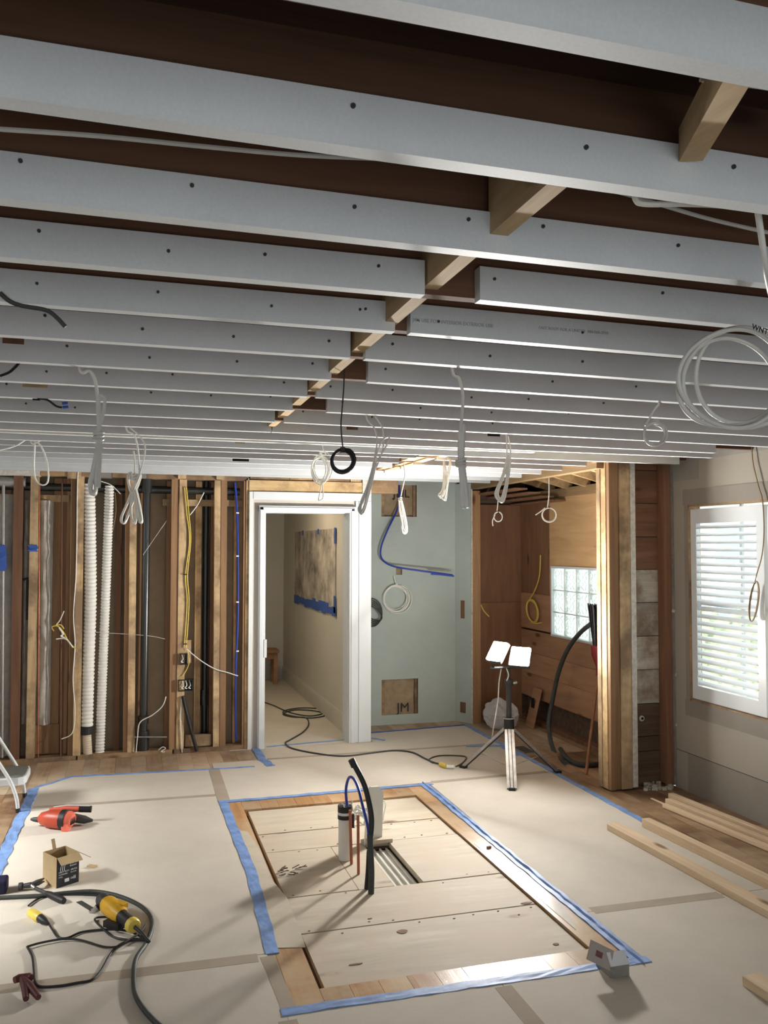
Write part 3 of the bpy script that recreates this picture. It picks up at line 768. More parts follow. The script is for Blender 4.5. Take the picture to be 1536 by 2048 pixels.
part('edge_bead', M_chip, wrr, (3.412, 3.424, 8.325, 8.345, 0, 2.46))

# ================================================================== PLYWOOD NOOK AND HEADER
nk = tag(bpy.data.objects.new('wall_nook', None), 'plywood lined nook framed by rough posts and header', 'wall', None, 'structure'); COL.objects.link(nk); ORG[nk.name] = Vector((0, 0, 0))
part('jamb_stud', M_studb, nk, (3.425, 3.515, 8.33, 8.42, 0, 2.44))
part('header_beam', M_heady, nk, (3.415, 3.50, 5.80, 8.42, 2.455, 2.52))
part('header_beam', M_plate, nk, (3.40, 3.50, 5.70, 8.45, 2.524, 2.60))
part('header_beam', M_old, nk, (3.42, 3.50, 5.70, 8.45, 2.60, 2.69))
for i, (z0, z1) in enumerate(((0, 1.25), (1.254, 2.3))): part('end_panel', M_plyd, nk, (3.46, XR, 8.46, 8.48, z0, z1))
gY0, gY1, gZ0, gZ1 = 6.80, PX(1106, 1140, XR).y, PX(1108, 1268, XR).z, PX(1108, 1136, XR).z
PXN = XR - .005
for (a, b, z0, z1, m) in ((7.80, 8.46, 1.36, 2.34, M_plyd), (5.78, 7.797, gZ1 + .012, 2.34, M_ply), (gY1 + .02, 7.797, 1.36, gZ1 + .01, M_ply), (gY1 + .02, 8.46, .985, 1.357, M_plyr), (5.78, 8.46, .735, gZ0 - .012, M_plyr), (5.78, 8.46, .515, .732, M_plyr), (5.78, 8.46, .27, .512, M_plyr), (5.78, gY0 - .02, gZ0 - .01, gZ1 + .01, M_ply)):
    if z1 > z0: part('plywood_panel', m, nk, (PXN, PXN + .018, a + .0015, b - .0015, z0, z1))
part('outer_leak_seal', M_sheathd, nk, (XR + .07, XR + .08, 5.78, gY0 - .03, 0, 2.6), (XR + .07, XR + .08, gY1 + .03, 8.5, 0, 2.6), (XR + .07, XR + .08, gY0 - .03, gY1 + .03, 0, gZ0 - .03), (XR + .07, XR + .08, gY0 - .03, gY1 + .03, gZ1 + .03, 2.6))  # shell boards added to seal sky light leaks around the nook
part('end_leak_seal', M_sheathd, nk, (3.45, XR + .08, 8.50, 8.52, 0, 2.69), (2.1, 3.5, 8.66, 8.7, 0, 2.69))  # end boards added to stop sky light leaking in at the corner
part('outer_leak_seal', M_sheathd, nk, (XR + .07, XR + .08, 5.6, 5.8, 0, 2.69), (XR + .07, XR + .08, 5.6, 8.52, 2.4, 2.69))  # more seal boards added against light leaks at the top and near end
part('sole_plate', M_studr, nk, (XR - .01, XR + .07, 5.78, 8.46, 0, .04))
# nook ceiling: pale rafters over insulation, dark boards at the far end
part('outer_plate', M_heady, nk, (XR - .06, XR, 5.78, 8.46, 2.34, 2.42))
for k in range(6):
    y = 5.95 + k * .34
    MB().stick((3.5, y, 2.56), (XR - .02, y + .01, 2.43), .04, .07).build('rafter', M_head, nk)
    if k < 5:
        mb = MB()
        for i in range(5):
            for j in range(5):
                mb.v.append(Vector((3.5 + .55 * i / 4, y + .03 + .28 * j / 4, 2.63 - .13 * i / 4 - .03 * math.sin(math.pi * j / 4) + random.uniform(-.015, .015))))
        for i in range(4):
            for j in range(4): a = i * 5 + j; mb.f.append((a, a + 1, a + 6, a + 5))
        mb.build('insulation_batt', M_batt if k % 2 else M_kraft, nk, True)
for k in range(4):
    part('sloped_board', M_plyd, nk, (3.50 + k * .14, 3.635 + k * .14, 7.45, 8.46, 2.40 - k * .035, 2.415 - k * .035))
part('nook_ceiling', M_sheathd, nk, (3.5, XR + .1, 5.78, 8.48, 2.66, 2.69))
# window_1: glass blocks
w1 = tag(bpy.data.objects.new('window_1', None), 'glass block window with wavy blocks in the plywood nook', 'window', None, 'structure'); COL.objects.link(w1); ORG[w1.name] = Vector((0, 0, 0))
part('window_frame', M_trim, w1, (XR - .02, XR + .09, gY0 - .02, gY0, gZ0 - .02, gZ1 + .02), (XR - .02, XR + .09, gY1, gY1 + .02, gZ0 - .02, gZ1 + .02), (XR - .02, XR + .09, gY0, gY1, gZ0 - .02, gZ0), (XR - .02, XR + .09, gY0, gY1, gZ1, gZ1 + .02))
bw, bh = (gY1 - gY0) / 4, (gZ1 - gZ0) / 3
for i in range(4):
    for j in range(3):
        a, z = gY0 + i * bw, gZ0 + j * bh
        bevel(MB().box(XR + .005, XR + .075, a + .004, a + bw - .004, z + .004, z + bh - .004).build('glass_block', M_gblock, w1), .012, 2)
        mb = MB()
        for s in range(3):
            cy = a + bw * (.25 + .25 * s); pts = [(XR + .0, cy + .022 * math.sin(3.5 * q + s * 1.7 + i + j), z + bh * (.12 + .76 * q / 6)) for q in range(7)]
            mb.cable(pts, .0045, 6, 3)
        mb.build('wave_ridge', M_gblock, w1, True)
mb = MB()
for i in range(1, 4): mb.box(XR - .002, XR + .06, gY0 + i * bw - .004, gY0 + i * bw + .004, gZ0, gZ1)
for j in range(1, 3): mb.box(XR - .001, XR + .06, gY0, gY1, gZ0 + j * bh - .004, gZ0 + j * bh + .004)
mb.build('mortar_joint', M_trimg, w1)

# ================================================================== STUB WALL BESIDE THE NOOK
sw = tag(bpy.data.objects.new('wall_stub', None), 'stub wall of doubled posts and bare sheathing boards in the corner', 'wall', None, 'structure'); COL.objects.link(sw); ORG[sw.name] = Vector((0, 0, 0))
def sx(px, Y=STUB_Y, py=1300): return PY(px, py, Y).x
for px0, px1, m, y0 in ((1219, 1228, M_studb, STUB_Y - .01), (1228.5, 1240, M_studb, STUB_Y + .006), (1240.5, 1262, M_stud, STUB_Y - .004)):
    part('stud', m, sw, (sx(px0), sx(px1), y0, STUB_Y + .1, 0.012, 2.5))
part('stud', M_stud, sw, (sx(1219) - .012, sx(1240), STUB_Y + .101, STUB_Y + .155, .012, 2.5))
part('stud', M_head, sw, (sx(1219) - .006, sx(1226), STUB_Y + .03, STUB_Y + .0995, .012, 2.5))
part('rear_leak_seal', M_sheathd, sw, (sx(1241), XR + .1, STUB_Y + .12, STUB_Y + .13, 0, 2.69))  # dark backing added to block light through the board seams
part('drywall_edge', M_chip, sw, (sx(1263), sx(1273), STUB_Y - .004, STUB_Y + .02, .02, 2.55))
ys = [905, 941, 1007, 1074, 1139, 1205, 1272, 1339, 1407, 1472, 1502, 1574]
for k, (a, b) in enumerate(zip(ys[:-1], ys[1:])):
    z1, z0 = PY(1300, a, STUB_Y + .09).z, max(.0, PY(1300, b, STUB_Y + .09).z)
    m = M_sheath if k < 4 else (M_sheathw if k < 8 else M_sheathd)
    part('sheathing_board', m, sw, (sx(1264), XR + .05, STUB_Y + .09 + random.uniform(0, .006), STUB_Y + .11, z0 + .003, z1 - .003))
part('stud', M_studr, sw, (sx(1331), sx(1344), STUB_Y, STUB_Y + .09, .02, 2.5))
part('corner_bead', M_gmetal, sw, (sx(1345), XR - .002, STUB_Y - .02, STUB_Y + .05, .02, 2.56))
part('top_plate', M_studb, sw, (sx(1197), XR, STUB_Y + .0, STUB_Y + .1, 2.5, 2.69))
p = PY(1284, 1437, STUB_Y + .085); MB().cyl((p.x, p.y + .0, p.z), (p.x, p.y + .01, p.z), .022, 12).build('hole_collar', M_chip, sw)
MB().cyl((p.x + .003, p.y - .003, p.z), (p.x + .003, p.y + .005, p.z), .011, 10).build('hole', M_hole, sw)
for px, py in ((1347, 1222), (1353, 1350), (1354, 1450)):
    p = PY(px, py, STUB_Y - .022); MB().obox(p, (.02, .012, .022), Matrix.Rotation(.4, 3, 'Y')).build('plaster_lump', M_chip, sw)

# ================================================================== WINDOW WALL
wy1, wy0 = PX(1378, 1200, XR).y, 4.66
wz0, wz1 = PX(1386, 1402, XR).z, PX(1378, 1010, XR).z
wr2 = struct(grid_wall(MB(), 'y', YR, STUB_Y, 0, 2.69, XR, XR + .11, [(wy0, wy1, wz0, wz1)]), 'wall_right', M_greige, 'greige plaster wall with a shuttered window', 'wall')
GX = XR - .002
part('mud_band', M_mud, wr2, (GX, XR, 2.2, STUB_Y - .1, 2.50, 2.56))
mb = MB().prism([(0, 0), (1, 0), (1, 1), (0, 1)], 0, 1)
part('mud_band', M_mud, wr2, (GX, XR, 5.42, STUB_Y - .02, 2.36, 2.5))
part('casing_ghost', M_ghost, wr2, (GX, XR, wy0 - .3, wy1 + .06, wz1, wz1 + .12), (GX, XR, wy1, wy1 + .045, wz0, wz1), (GX, XR, wy0 - .3, wy1 + .06, wz0 - .12, wz0))
part('base_ghost', M_ghost, wr2, (GX, XR, 2.2, STUB_Y - .16, .0, .29))
part('seam_crack', M_hole, wr2, (GX - .0005, XR, 2.2, STUB_Y - .02, .29, .293))
w2 = tag(bpy.data.objects.new('window_2', None), 'bright window with white louvred shutter on the greige wall', 'window', None, 'structure'); COL.objects.link(w2); ORG[w2.name] = Vector((0, 0, 0))
fr = [(XR + .0, XR + .1, wy1 - .012, wy1, wz0, wz1), (XR + .0, XR + .1, wy0, wy0 + .012, wz0, wz1), (XR, XR + .1, wy0, wy1, wz0, wz0 + .012), (XR, XR + .1, wy0, wy1, wz1 - .012, wz1)]
for b in fr: part('rough_frame', M_plate, w2, b)
lz0, lz1 = PX(1393, 1372, XR).z, PX(1389, 1047, XR).z
ly1, ly0 = PX(1391, 1200, XR).y, PX(1511, 1200, XR).y
sh0 = wy0 + .02
part('shutter_stile', M_trim, w2, (XR + .012, XR + .045, ly1, wy1 - .014, wz0 + .02, wz1 - .035))
part('shutter_stile', M_trim, w2, (XR + .012, XR + .045, ly0 - .075, ly0, wz0 + .02, wz1 - .035))
part('shutter_rail', M_trim, w2, (XR + .012, XR + .045, ly0, ly1, wz0 + .02, lz0))
part('shutter_rail', M_trim, w2, (XR + .012, XR + .045, ly0, ly1, lz1, wz1 - .035))
NL = 22
for k in range(NL):
    z = lz0 + (lz1 - lz0) * (k + .5) / NL
    mb = MB(); ang = math.radians(28)
    prof = [(-.031, 0), (-.015, .0042), (.015, .0042), (.031, 0), (.015, -.0042), (-.015, -.0042)]
    P = [(XR + .03 + a * math.cos(ang) - b * math.sin(ang), z + a * math.sin(ang) + b * math.cos(ang)) for a, b in prof]
    n = len(P)
    mb.v = [Vector((xx, ly0, zz)) for xx, zz in P] + [Vector((xx, ly1, zz)) for xx, zz in P]
    mb.f = [tuple(range(n)), tuple(range(2 * n - 1, n - 1, -1))] + [(i, n + i, n + (i + 1) % n, (i + 1) % n) for i in range(n)]
    mb.build('louvre_slat', M_slat, w2)
part('pane', M_pane, w2, (XR + .085, XR + .09, wy0 + .012, wy1 - .012, wz0 + .012, wz1 - .012))
part('sash_bar', M_trim, w2, (XR + .07, XR + .1, wy0, wy1, (wz0 + wz1) / 2 - .02, (wz0 + wz1) / 2 + .02), (XR + .075, XR + .095, 5.05, 5.07, wz0, wz1))

# rear and left shell (behind and beside the camera)
struct(grid_wall(MB(), 'x', XL, XR + .11, 0, 2.69, YR - .1, YR, [(-1.4, 2.2, 0, 2.35)]), 'wall_rear', M_greige, 'unseen rear wall with a wide opening added for daylight', 'wall')  # opening added so daylight reaches the joist faces
struct(grid_wall(MB(), 'y', YR, 8.1, 0, 2.69, XL - .1, XL, [(3.8, 6.8, 1.3, 2.25)]), 'wall_left', M_greige, 'unseen greige left wall with a wide opening added for daylight', 'wall')  # opening added to lift the light on the left floor and ceiling

# ================================================================== OUTSIDE
tag(MB().box(XR + .2, 40, -10, 40, -.35, -.3).build('ground_outside', M_ground), 'pale paving outside the windows', 'ground', None, 'structure')
t = thing('neighbour_house', (11, 10, -.3), 'pale neighbouring house seen between the shutter slats', 'house')
part('facade', M_ext, t, (11, 14, 4, 22, -.3, 2.6)); part('roof', M_mud, t, (10.7, 14.3, 3.7, 22.3, 2.6, 2.8))
for k in range(9):
    for z in (.3, 1.5): part('window', M_extw, t, (10.97, 11.01, 5 + k * 1.7, 5.7 + k * 1.7, z, z + .75))
mb = MB(); rs = random.Random(3)
n, q = 24, 8
for i in range(n + 1):
    for j in range(q):
        a = math.pi * j / (q - 1)
        r = .55 + rs.uniform(-.12, .12)
        mb.v.append(Vector((9.0 + r * math.cos(a), 6 + 9 * i / n, -.3 + 1.15 * math.sin(a) * (1 + rs.uniform(-.12, .12)))))
for i in range(n):
    for j in range(q - 1):
        a = i * q + j; mb.f.append((a, a + 1, a + q + 1, a + q))
tag(mb.build('hedge', M_green, None, False, (9, 10, -.3)), 'green hedge in front of the neighbouring house', 'hedge')

# ================================================================== FLOOR PROTECTION
def sheet(poly, lab, z=.0025):
    mb = MB().prism(poly, .0004, z)
    return tag(mb.build('floor_paper', M_paper, None, False, mb.base()), lab, 'floor paper', 'floor protection sheets')
PE = 3.33
sheet([(-.70, 6.515), (.66, 6.50), (.66, 7.225), (-.46, 7.31), (-.70, 7.07)], 'beige paper sheet at the back left below the stud wall')
sheet([(-.70, 3.945), (.62, 3.93), (.655, 6.497), (-.70, 6.512)], 'beige paper sheet on the left under the orange drill and carton')
sheet([(-1.6, 1.6), (.6, 1.6), (.605, 3.925), (-1.6, 3.94)], 'beige paper sheet in the near left corner under the looped cords')
sheet([(.665, 6.33), (3.33, 6.40), (3.33, 7.44), (.665, 7.44)], 'beige paper sheet behind the island patch, in front of the doorway')
sheet([(1.12, 7.445), (3.33, 7.445), (3.35, 8.28), (2.23, 8.18), (2.2, 7.83), (1.12, 7.83)], 'beige paper sheet at the door threshold and green recess')
sheet([(2.205, 3.915), (3.33, 3.905), (3.33, 6.395), (2.24, 6.36)], 'beige paper sheet right of the island patch under the tripod')
sheet([(1.52, 1.6), (3.33, 1.6), (3.33, 3.90), (2.21, 3.91), (2.21, 3.40), (1.52, 3.41)], 'beige paper sheet in the near right corner under the grey box')
sheet([(.605, 1.6), (1.515, 1.6), (1.515, 3.41), (.605, 3.43)], 'beige paper sheet at the near edge below the island patch')
sheet([(.86, 7.84), (2.02, 7.84), (2.02, 11.88), (.86, 11.88)], 'beige paper sheet covering the hall floor')
def strip(pts, w, mat, lab, name, z=.0032, bumpy=0.0, group=None, ridge=0.0, cat='tape', seg=.06):
    P = []
    for a, b in zip(pts[:-1], pts[1:]):
        a = Vector((*a, 0)); b = Vector((*b, 0)); n = max(1, int((b - a).length / seg))
        P += [a.lerp(b, k / n) for k in range(n)]
    P.append(Vector((*pts[-1], 0)))
    mb = MB(); offs = [-.5, -.1, .02, .12, .5] if ridge else [-.5, -.17, .17, .5]
    zz = [0, .001, ridge, .001, 0] if ridge else [0, 0, 0, 0]
    nq = len(offs)
    for i, p in enumerate(P):
        d = (P[min(i + 1, len(P) - 1)] - P[max(i - 1, 0)]).normalized(); s = Vector((-d.y, d.x, 0))
        e = random.uniform(-bumpy, bumpy) * 1.5
        for k, o in enumerate(offs):
            mb.v.append(p + s * (o * w + e) + Vector((0, 0, z + zz[k] * random.uniform(.5, 1) + (random.uniform(0, bumpy) if bumpy else 0))))
        mb.v += [p + s * (offs[0] * w + e) + Vector((0, 0, .0006)), p + s * (offs[-1] * w + e) + Vector((0, 0, .0006))]
    m = nq + 2
    for i in range(len(P) - 1):
        a, b = i * m, (i + 1) * m
        for k in range(nq - 1): mb.f.append((a + k, b + k, b + k + 1, a + k + 1))
        mb.f.append((a + nq, b + nq, b, a)); mb.f.append((a + nq - 1, b + nq - 1, b + nq + 1, a + nq + 1)); mb.f.append((a + nq + 1, b + nq + 1, b + nq, a + nq))
    mb.f.append(tuple(range(nq)) + (nq + 1, nq)); e = (len(P) - 1) * m; mb.f.append((e + nq, e + nq + 1) + tuple(e + k for k in range(nq - 1, -1, -1)))
    return tag(mb.build(name, mat, None, False, mb.base()), lab, cat, group)
S = M_seam; gs = 'brown tape strips over the paper seams'
strip([(.665, 7.23), (.655, 6.34)], .09, S, 'brown seam tape running from the island corner towards the stud wall', 'seam_tape', group=gs)
strip([(-.66, 6.54), (.61, 6.49)], .055, S, 'brown seam tape across the left sheet behind the orange drill', 'seam_tape', group=gs)
strip([(-1.5, 3.955), (.56, 3.90)], .08, S, 'brown seam tape across the near left sheet below the cords', 'seam_tape', group=gs)
strip([(2.26, 3.92), (3.02, 3.905)], .075, S, 'brown seam tape on the right ending at the lumber', 'seam_tape', group=gs)
strip([(2.27, 6.37), (3.28, 6.40)], .06, S, 'brown seam tape behind the island passing under the tripod legs', 'seam_tape', group=gs)
strip([(1.14, 7.45), (3.25, 7.44)], .05, S, 'brown seam tape across the sheets in front of the doorway', 'seam_tape', group=gs)
strip([(.60, 3.36), (.60, 1.7)], .075, S, 'brown seam tape running towards the viewer from the near left island corner', 'seam_tape', group=gs)
strip([(1.515, 3.36), (1.515, 1.7)], .075, S, 'brown seam tape running towards the viewer from the middle of the near island edge', 'seam_tape', group=gs)
strip([(.60, 3.9), (.62, 3.45)], .06, S, 'pale worn tape piece at the lower left island edge', 'seam_tape', group=gs)
B = M_blue; gb = 'blue masking tape strips on the floor'
strip([(.625, 6.30), (2.26, 6.325)], .05, B, 'blue tape along the far edge of the island patch', 'masking_tape', .0038, .004, gb)
strip([(.645, 6.34), (.655, 5.55), (.665, 4.95), (.64, 4.2), (.63, 3.92)], .062, B, 'blue tape along the left edge of the island patch', 'masking_tape', .0042, .0018, gb)
strip([(.585, 3.425), (2.24, 3.395)], .055, B, 'blue tape along the near edge of the island patch', 'masking_tape', .0038, .003, gb)
strip([(2.195, 6.36), (2.19, 5.2), (2.19, 4.2), (2.195, 3.37)], .062, B, 'folded blue tape along the right edge of the island patch', 'masking_tape', .0042, .003, gb, .013)
strip([(-.715, 5.0), (-.72, 5.5), (-.71, 6.2), (-.70, 7.05)], .07, B, 'crumpled blue tape along the left paper edge by the step stool', 'masking_tape', .004, .006, gb)
strip([(-.69, 7.07), (-.45, 7.315), (1.0, 7.225)], .03, B, 'thin blue tape along the back paper edge below the stud wall', 'masking_tape', .0038, .005, gb)
strip([(1.10, 7.85), (1.09, 7.5), (1.13, 7.2)], .07, B, 'short blue tape at the foot of the left door casing', 'masking_tape', .004, .006, gb)
strip([(3.33, 8.28), (3.33, 7.6), (3.335, 6.7), (3.33, 5.75), (3.32, 5.05)], .05, B, 'blue tape along the right paper edge past the nook', 'masking_tape', .0038, .003, gb)
strip([(2.25, 8.2), (3.32, 8.29)], .035, M_blued, 'dark blue tape along the paper edge in the green recess', 'masking_tape', .0038, .004, gb)
strip([(1.2, 7.9), (1.95, 7.98)], .035, B, 'blue tape across the hall door threshold', 'masking_tape', .0038, .003, gb)
strip([(2.2, 8.0), (2.32, 7.85)], .04, B, 'short blue tape at the foot of the right door casing', 'masking_tape', .0038, .003, gb)
strip([(2.98, 7.42), (3.3, 7.33), (3.3, 6.95)], .06, B, 'blue tape patch on the paper edge behind the tripod', 'masking_tape', .0045, .003, gb)
# pale paper strip lapping on the left hardwood border
mb = MB().prism([(.675, 5.65), (.73, 5.62), (.765, 5.3), (.765, 4.75), (.80, 4.5), (.79, 4.0), (.785, 3.94), (.66, 3.97)], .0006, .003)
tag(mb.build('paper_strip', paint('pale_builder_paper', (.56, .50, .39), .7, .08, 4, .2), None, False, mb.base()), 'crinkled pale paper strip over the left border of the island patch', 'paper')
mb = MB().prism([(2.06, 5.0), (2.15, 5.0), (2.155, 4.0), (2.075, 3.75)], .0006, .0018)  # pale strip that paints the lamp's reflection on the glossy border
tag(mb.build('painted_highlight', M_wboxl if False else paint('painted_highlight_white', (.66, .62, .55), .22, .06, 8, .15), None, False, mb.base()), 'pale strip painting a highlight on the right hardwood border of the island patch', 'highlight')

# ================================================================== ISLAND PIPES
b = PF(690, 1718, -.014); top = PY(690, 1618, b.y)
t = thing('standpipe', b, 'upright white plastic pipe with black strainer cap', 'pipe')
MB().cyl(b, top, .040, 22).build('pipe_body', M_pvc, t, True)
MB().cyl(top + Vector((0, 0, -.055)), top + Vector((0, 0, -.03)), .044, 22).build('seal_ring', M_black, t, True)
MB().cyl(top + Vector((0, 0, -.03)), top + Vector((0, 0, -.014)), .0445, 22).build('band', M_pvc, t, True)
MB().cyl(top + Vector((0, 0, -.014)), top + Vector((0, 0, .022)), .044, 22).build('cap', M_black, t, True)
mb = MB()
for k in range(3):
    d = Vector((math.cos(k * math.pi / 3), math.sin(k * math.pi / 3), 0)) * .036
    mb.stick(top + Vector((0, 0, .024)) - d, top + Vector((0, 0, .024)) + d, .008, .006)
mb.build('strainer_bar', M_galv, t)
part('bracket', M_black, t, (top.x + .028, top.x + .045, top.y - .05, top.y - .03, top.z - .10, top.z - .02))
for px0, py0, px1, py1, lab in ((703, 1728, 700, 1620, 'copper pipe standing beside the white standpipe'), (717, 1748, 716, 1630, 'copper pipe nearer the black hose, right of the other')):
    a = PF(px0, py0, -.014); mb = MB().cyl(a, PY(px1, py1, a.y), .0085, 12)
    tag(mb.build('copper_pipe', M_copper, None, True, a), lab, 'pipe')
hb_ = PF(742, 1787, -.014); Yh = hb_.y
t = thing('flexible_conduit', hb_, 'tall bowed black conduit rising from the plywood patch', 'conduit')
MB().cable([PY(742, 1788, Yh), PY(743, 1745, Yh), PY(741, 1700, Yh + .02), PY(740, 1668, Yh + .03)], .0165, 14).build('outer_sleeve', M_hose, t, True)
MB().cable([PY(741, 1672, Yh + .03), PY(743, 1640, Yh + .05), PY(738, 1605, Yh + .07), PY(727, 1565, Yh + .1), PY(703, 1520, Yh + .12)], .0155, 14).build('inner_hose', M_black, t, True)
pe, pe2 = PY(703, 1520, Yh + .12), PY(709, 1533, Yh + .115)
MB().cyl(pe + (pe - pe2) * .1, pe2, .019, 14).build('end_cap', M_black, t, True)
b2 = PF(733, 1778, -.014); MB().cable([b2, PY(736, 1740, b2.y), PY(738, 1700, b2.y)], .013, 10).build('side_sleeve', M_black, t, True)
mb = MB().cable([PY(694, 1612, 4.95), PY(692, 1580, 4.93), PY(697, 1557, 4.88), PY(706, 1556, 4.8), PY(716, 1575, 4.7), PY(725, 1610, 4.62), PY(735, 1650, 4.55), PY(738, 1670, 4.5)], .0085, 9)
tag(mb.build('water_pipe', M_pex, None, True, PF(738, 1700)), 'arched blue plastic pipe from the white standpipe into the black conduit', 'pipe')
# white offcut standing behind the slot
bb = PF(748, 1678, -.014); Yp = 5.25
m = MB(); pr = [(733, 1678), (764, 1672), (767, 1585), (757, 1573), (742, 1574), (735, 1582)]
P = [PY(a, c_, Yp) for a, c_ in pr]
m.v = [p + Vector((0, 0, 0)) for p in P] + [p + Vector((0, .016, 0)) for p in P]; n = len(P)
for v_ in m.v:
    if v_.z < .03: v_.z = -.014
m.f = [tuple(range(n)), tuple(range(2 * n - 1, n - 1, -1))] + [(i, n + i, n + (i + 1) % n, (i + 1) % n) for i in range(n)]
tag(m.build('board_offcut', M_pvc, None, False, m.base()), 'pale grey white offcut board standing upright behind the floor slot', 'board')
m = MB()
for k in range(5):
    z = .16 + .035 * k
    cpt = PY(715 + 3 * k, 1640 - 6 * k, 5.05 + .02 * k)
    m.cable([cpt + Vector((.045 * math.cos(a + k), .03 * math.sin(a + k), .022 * math.sin(2 * a + k))) for a in [2 * math.pi * q / 8 for q in range(8)]], .0045, 6, 4, True)
m.cable([PY(706, 1600, 5.0), PY(703, 1610, 5.0), PY(710, 1625, 5.0), PY(727, 1628, 5.0), PY(731, 1650, 5.0), PF(729, 1690, -.014)], .0045, 6)
m.cable([PY(767, 1600, 5.26), PY(771, 1610, 5.26), PY(768, 1625, 5.26), PY(766, 1640, 5.3)], .0035, 6)
tag(m.build('cable_coil', M_cable, None, True, m.base()), 'loose loops of white cable between the copper pipes and the upright offcut', 'cable')
# splinters pile and small bits
m = MB(); rs = random.Random(5); c0 = PF(580, 1745, -.013)
for k in range(16):
    p = c0 + Vector((rs.uniform(-.07, .07), rs.uniform(-.05, .05), .004 + rs.random() * .012)); a = rs.uniform(-.6, .6)
    m.stick(p, p + Vector((math.cos(a), math.sin(a), rs.uniform(-.1, .2))) * rs.uniform(.02, .055), .006, .003)
tag(m.build('wood_splinters', M_sheathd, None, False, c0), 'dark wood splinters lying on the plywood left of the standpipe', 'splinters', None, 'stuff')
p = PF(978, 1697); mb = MB().obox(p + Vector((0, 0, .008)), (.03, .018, .014), Matrix.Rotation(.4, 3, 'Z')); tag(bevel(mb.build('wood_plug', M_plyd, None, False, p)), 'small brown wood plug on the right hardwood border', 'plug')
m = MB(); c0 = PF(800, 1683, .004); m.box(slot[0] - .01, slot[1] + .02, slot[3] - .01, slot[3] + .04, -.013, .01)
tag(m.build('cover_strip', M_pit, None, False, m.base()), 'pale wooden strip lying across the far end of the floor slot', 'strip')

# ================================================================== WORK LIGHT ON TRIPOD
F0, F1, F2 = PF(1024, 1581), PF(1115, 1546), PF(927, 1536)
ctr = (F0 + F1 + F2) / 3
YT0 = ctr.y
hub = PY(1018, 1458, YT0)
t = thing('work_light', (ctr.x, ctr.y, 0), 'twin head work light switched on, on a black and silver tripod', 'work light')
hubz = hub.z; hx_, hy_ = hub.x, YT0
for F in (F0, F1, F2):
    a = Vector((hx_, hy_, hubz)) + (Vector((F.x, F.y, 0)) - Vector((hx_, hy_, 0))).normalized() * .035
    e = Vector((F.x, F.y, .012))
    leg = MB().stick(a, e, .075 if F is F0 else .042, .022).build('leg', M_alum if F is F0 else M_steel, t)
    d = (e - a).normalized(); s = d.cross(Vector((0, 0, 1))).normalized(); upn = s.cross(d)
    if F is F0:
        for k in (-.013, .013): MB().stick(a + s * k + upn * .011, e + s * k + upn * .011, .006, .003).build('groove', M_dgrey, leg)
    mb = MB().stick(a - upn * .013, e - upn * .013, .03, .006); mb.build('leg_lining', M_black, leg)
    MB().obox(e, (.05, .05, .022), axes=(s, s.cross(Vector((0, 0, 1))), Vector((0, 0, 1)))).build('foot', M_black, leg)
    m1 = a.lerp(e, .62); MB().cyl((hx_, hy_, hubz - .30), m1, .0035, 6).build('brace', M_steel, t)
MB().cyl((hx_, hy_, hubz - .02), (hx_, hy_, hubz + .085), .042, 18).build('hub', M_black, t, True)
mb = MB(); ring = [Vector((hx_ + .052 * math.cos(a), hy_ + .052 * math.sin(a), hubz + .09)) for a in [2 * math.pi * k / 24 for k in range(24)]]
mb.cable(ring, .0045, 6, 1, True); mb.build('collar_ring', M_steel, t, True)
MB().cyl((hx_, hy_, hubz - .38), (hx_, hy_, hubz), .016, 12).build('centre_tube', M_steel, t, True)
ptop = PY(1020, 1368, YT0)
MB().cyl((hx_, hy_, hubz + .05), (hx_, hy_, ptop.z), .022, 14).build('pole', M_dgrey, t, True)
MB().cyl((hx_, hy_, ptop.z - .01), (hx_, hy_, ptop.z + .035), .034, 14).build('knob', M_dgrey, t, True)
MB().cyl((hx_ + .03, hy_ - .02, ptop.z + .01), (hx_ + .06, hy_ - .03, ptop.z + .015), .012, 10).build('clamp_screw', M_steel, t, True)
MB().cyl((hx_, hy_, ptop.z + .03), (hx_, hy_, ptop.z + .12), .012, 10).build('neck', M_dgrey, t, True)
hz = PY(1018, 1308, YT0).z
MB().cyl((hx_ - .15, hy_ + .02, hz - .11), (hx_ + .15, hy_ + .02, hz - .11), .011, 10).build('cross_bar', M_dgrey, t, True)
for px, py, az, el, w, h, rl in ((993, 1302, -62, 38, .125, .165, .02), (1040, 1312, -30, 48, .15, .18, .06)):
    c0 = PY(px, py, YT0 - .05)
    az = math.radians(az); el = math.radians(el)
    n = Vector((math.sin(az) * math.cos(el), -math.cos(az) * math.cos(el), math.sin(el)))
    sd = Vector((0, 0, 1)).cross(n).normalized(); up = n.cross(sd)
    sd2 = sd * math.cos(rl) - up * math.sin(rl); up2 = up * math.cos(rl) + sd * math.sin(rl)
    hd = bevel(MB().obox(c0 - n * .022, (w + .02, h + .02, .036), axes=(sd2, up2, n)).build('lamp_head', M_dgrey, t), .008)
    mb = MB()
    for k in range(7): mb.obox(c0 - n * .05 + sd2 * (w * (k - 3) / 7.5), (.004, h * .8, .022), axes=(sd2, up2, n))
    mb.build('cooling_fin', M_dgrey, hd)
    MB().obox(c0 + n * .002, (w - .004, h - .004, .008), axes=(sd2, up2, n)).build('lens', M_led if px < 1000 else M_led2, hd)
    MB().stick(c0 - n * .03 - up2 * (h * .5), Vector((c0.x, hy_ + .02, hz - .11)), .02, .006).build('yoke', M_dgrey, t)
MB().cable([PY(1003, 1335, YT0 + .04), PY(998, 1365, YT0 + .03), PY(996, 1400, YT0 + .05), PY(988, 1450, YT0 + .1), PF(983, 1482)], .0048, 7).build('power_lead', M_cable, t, True)
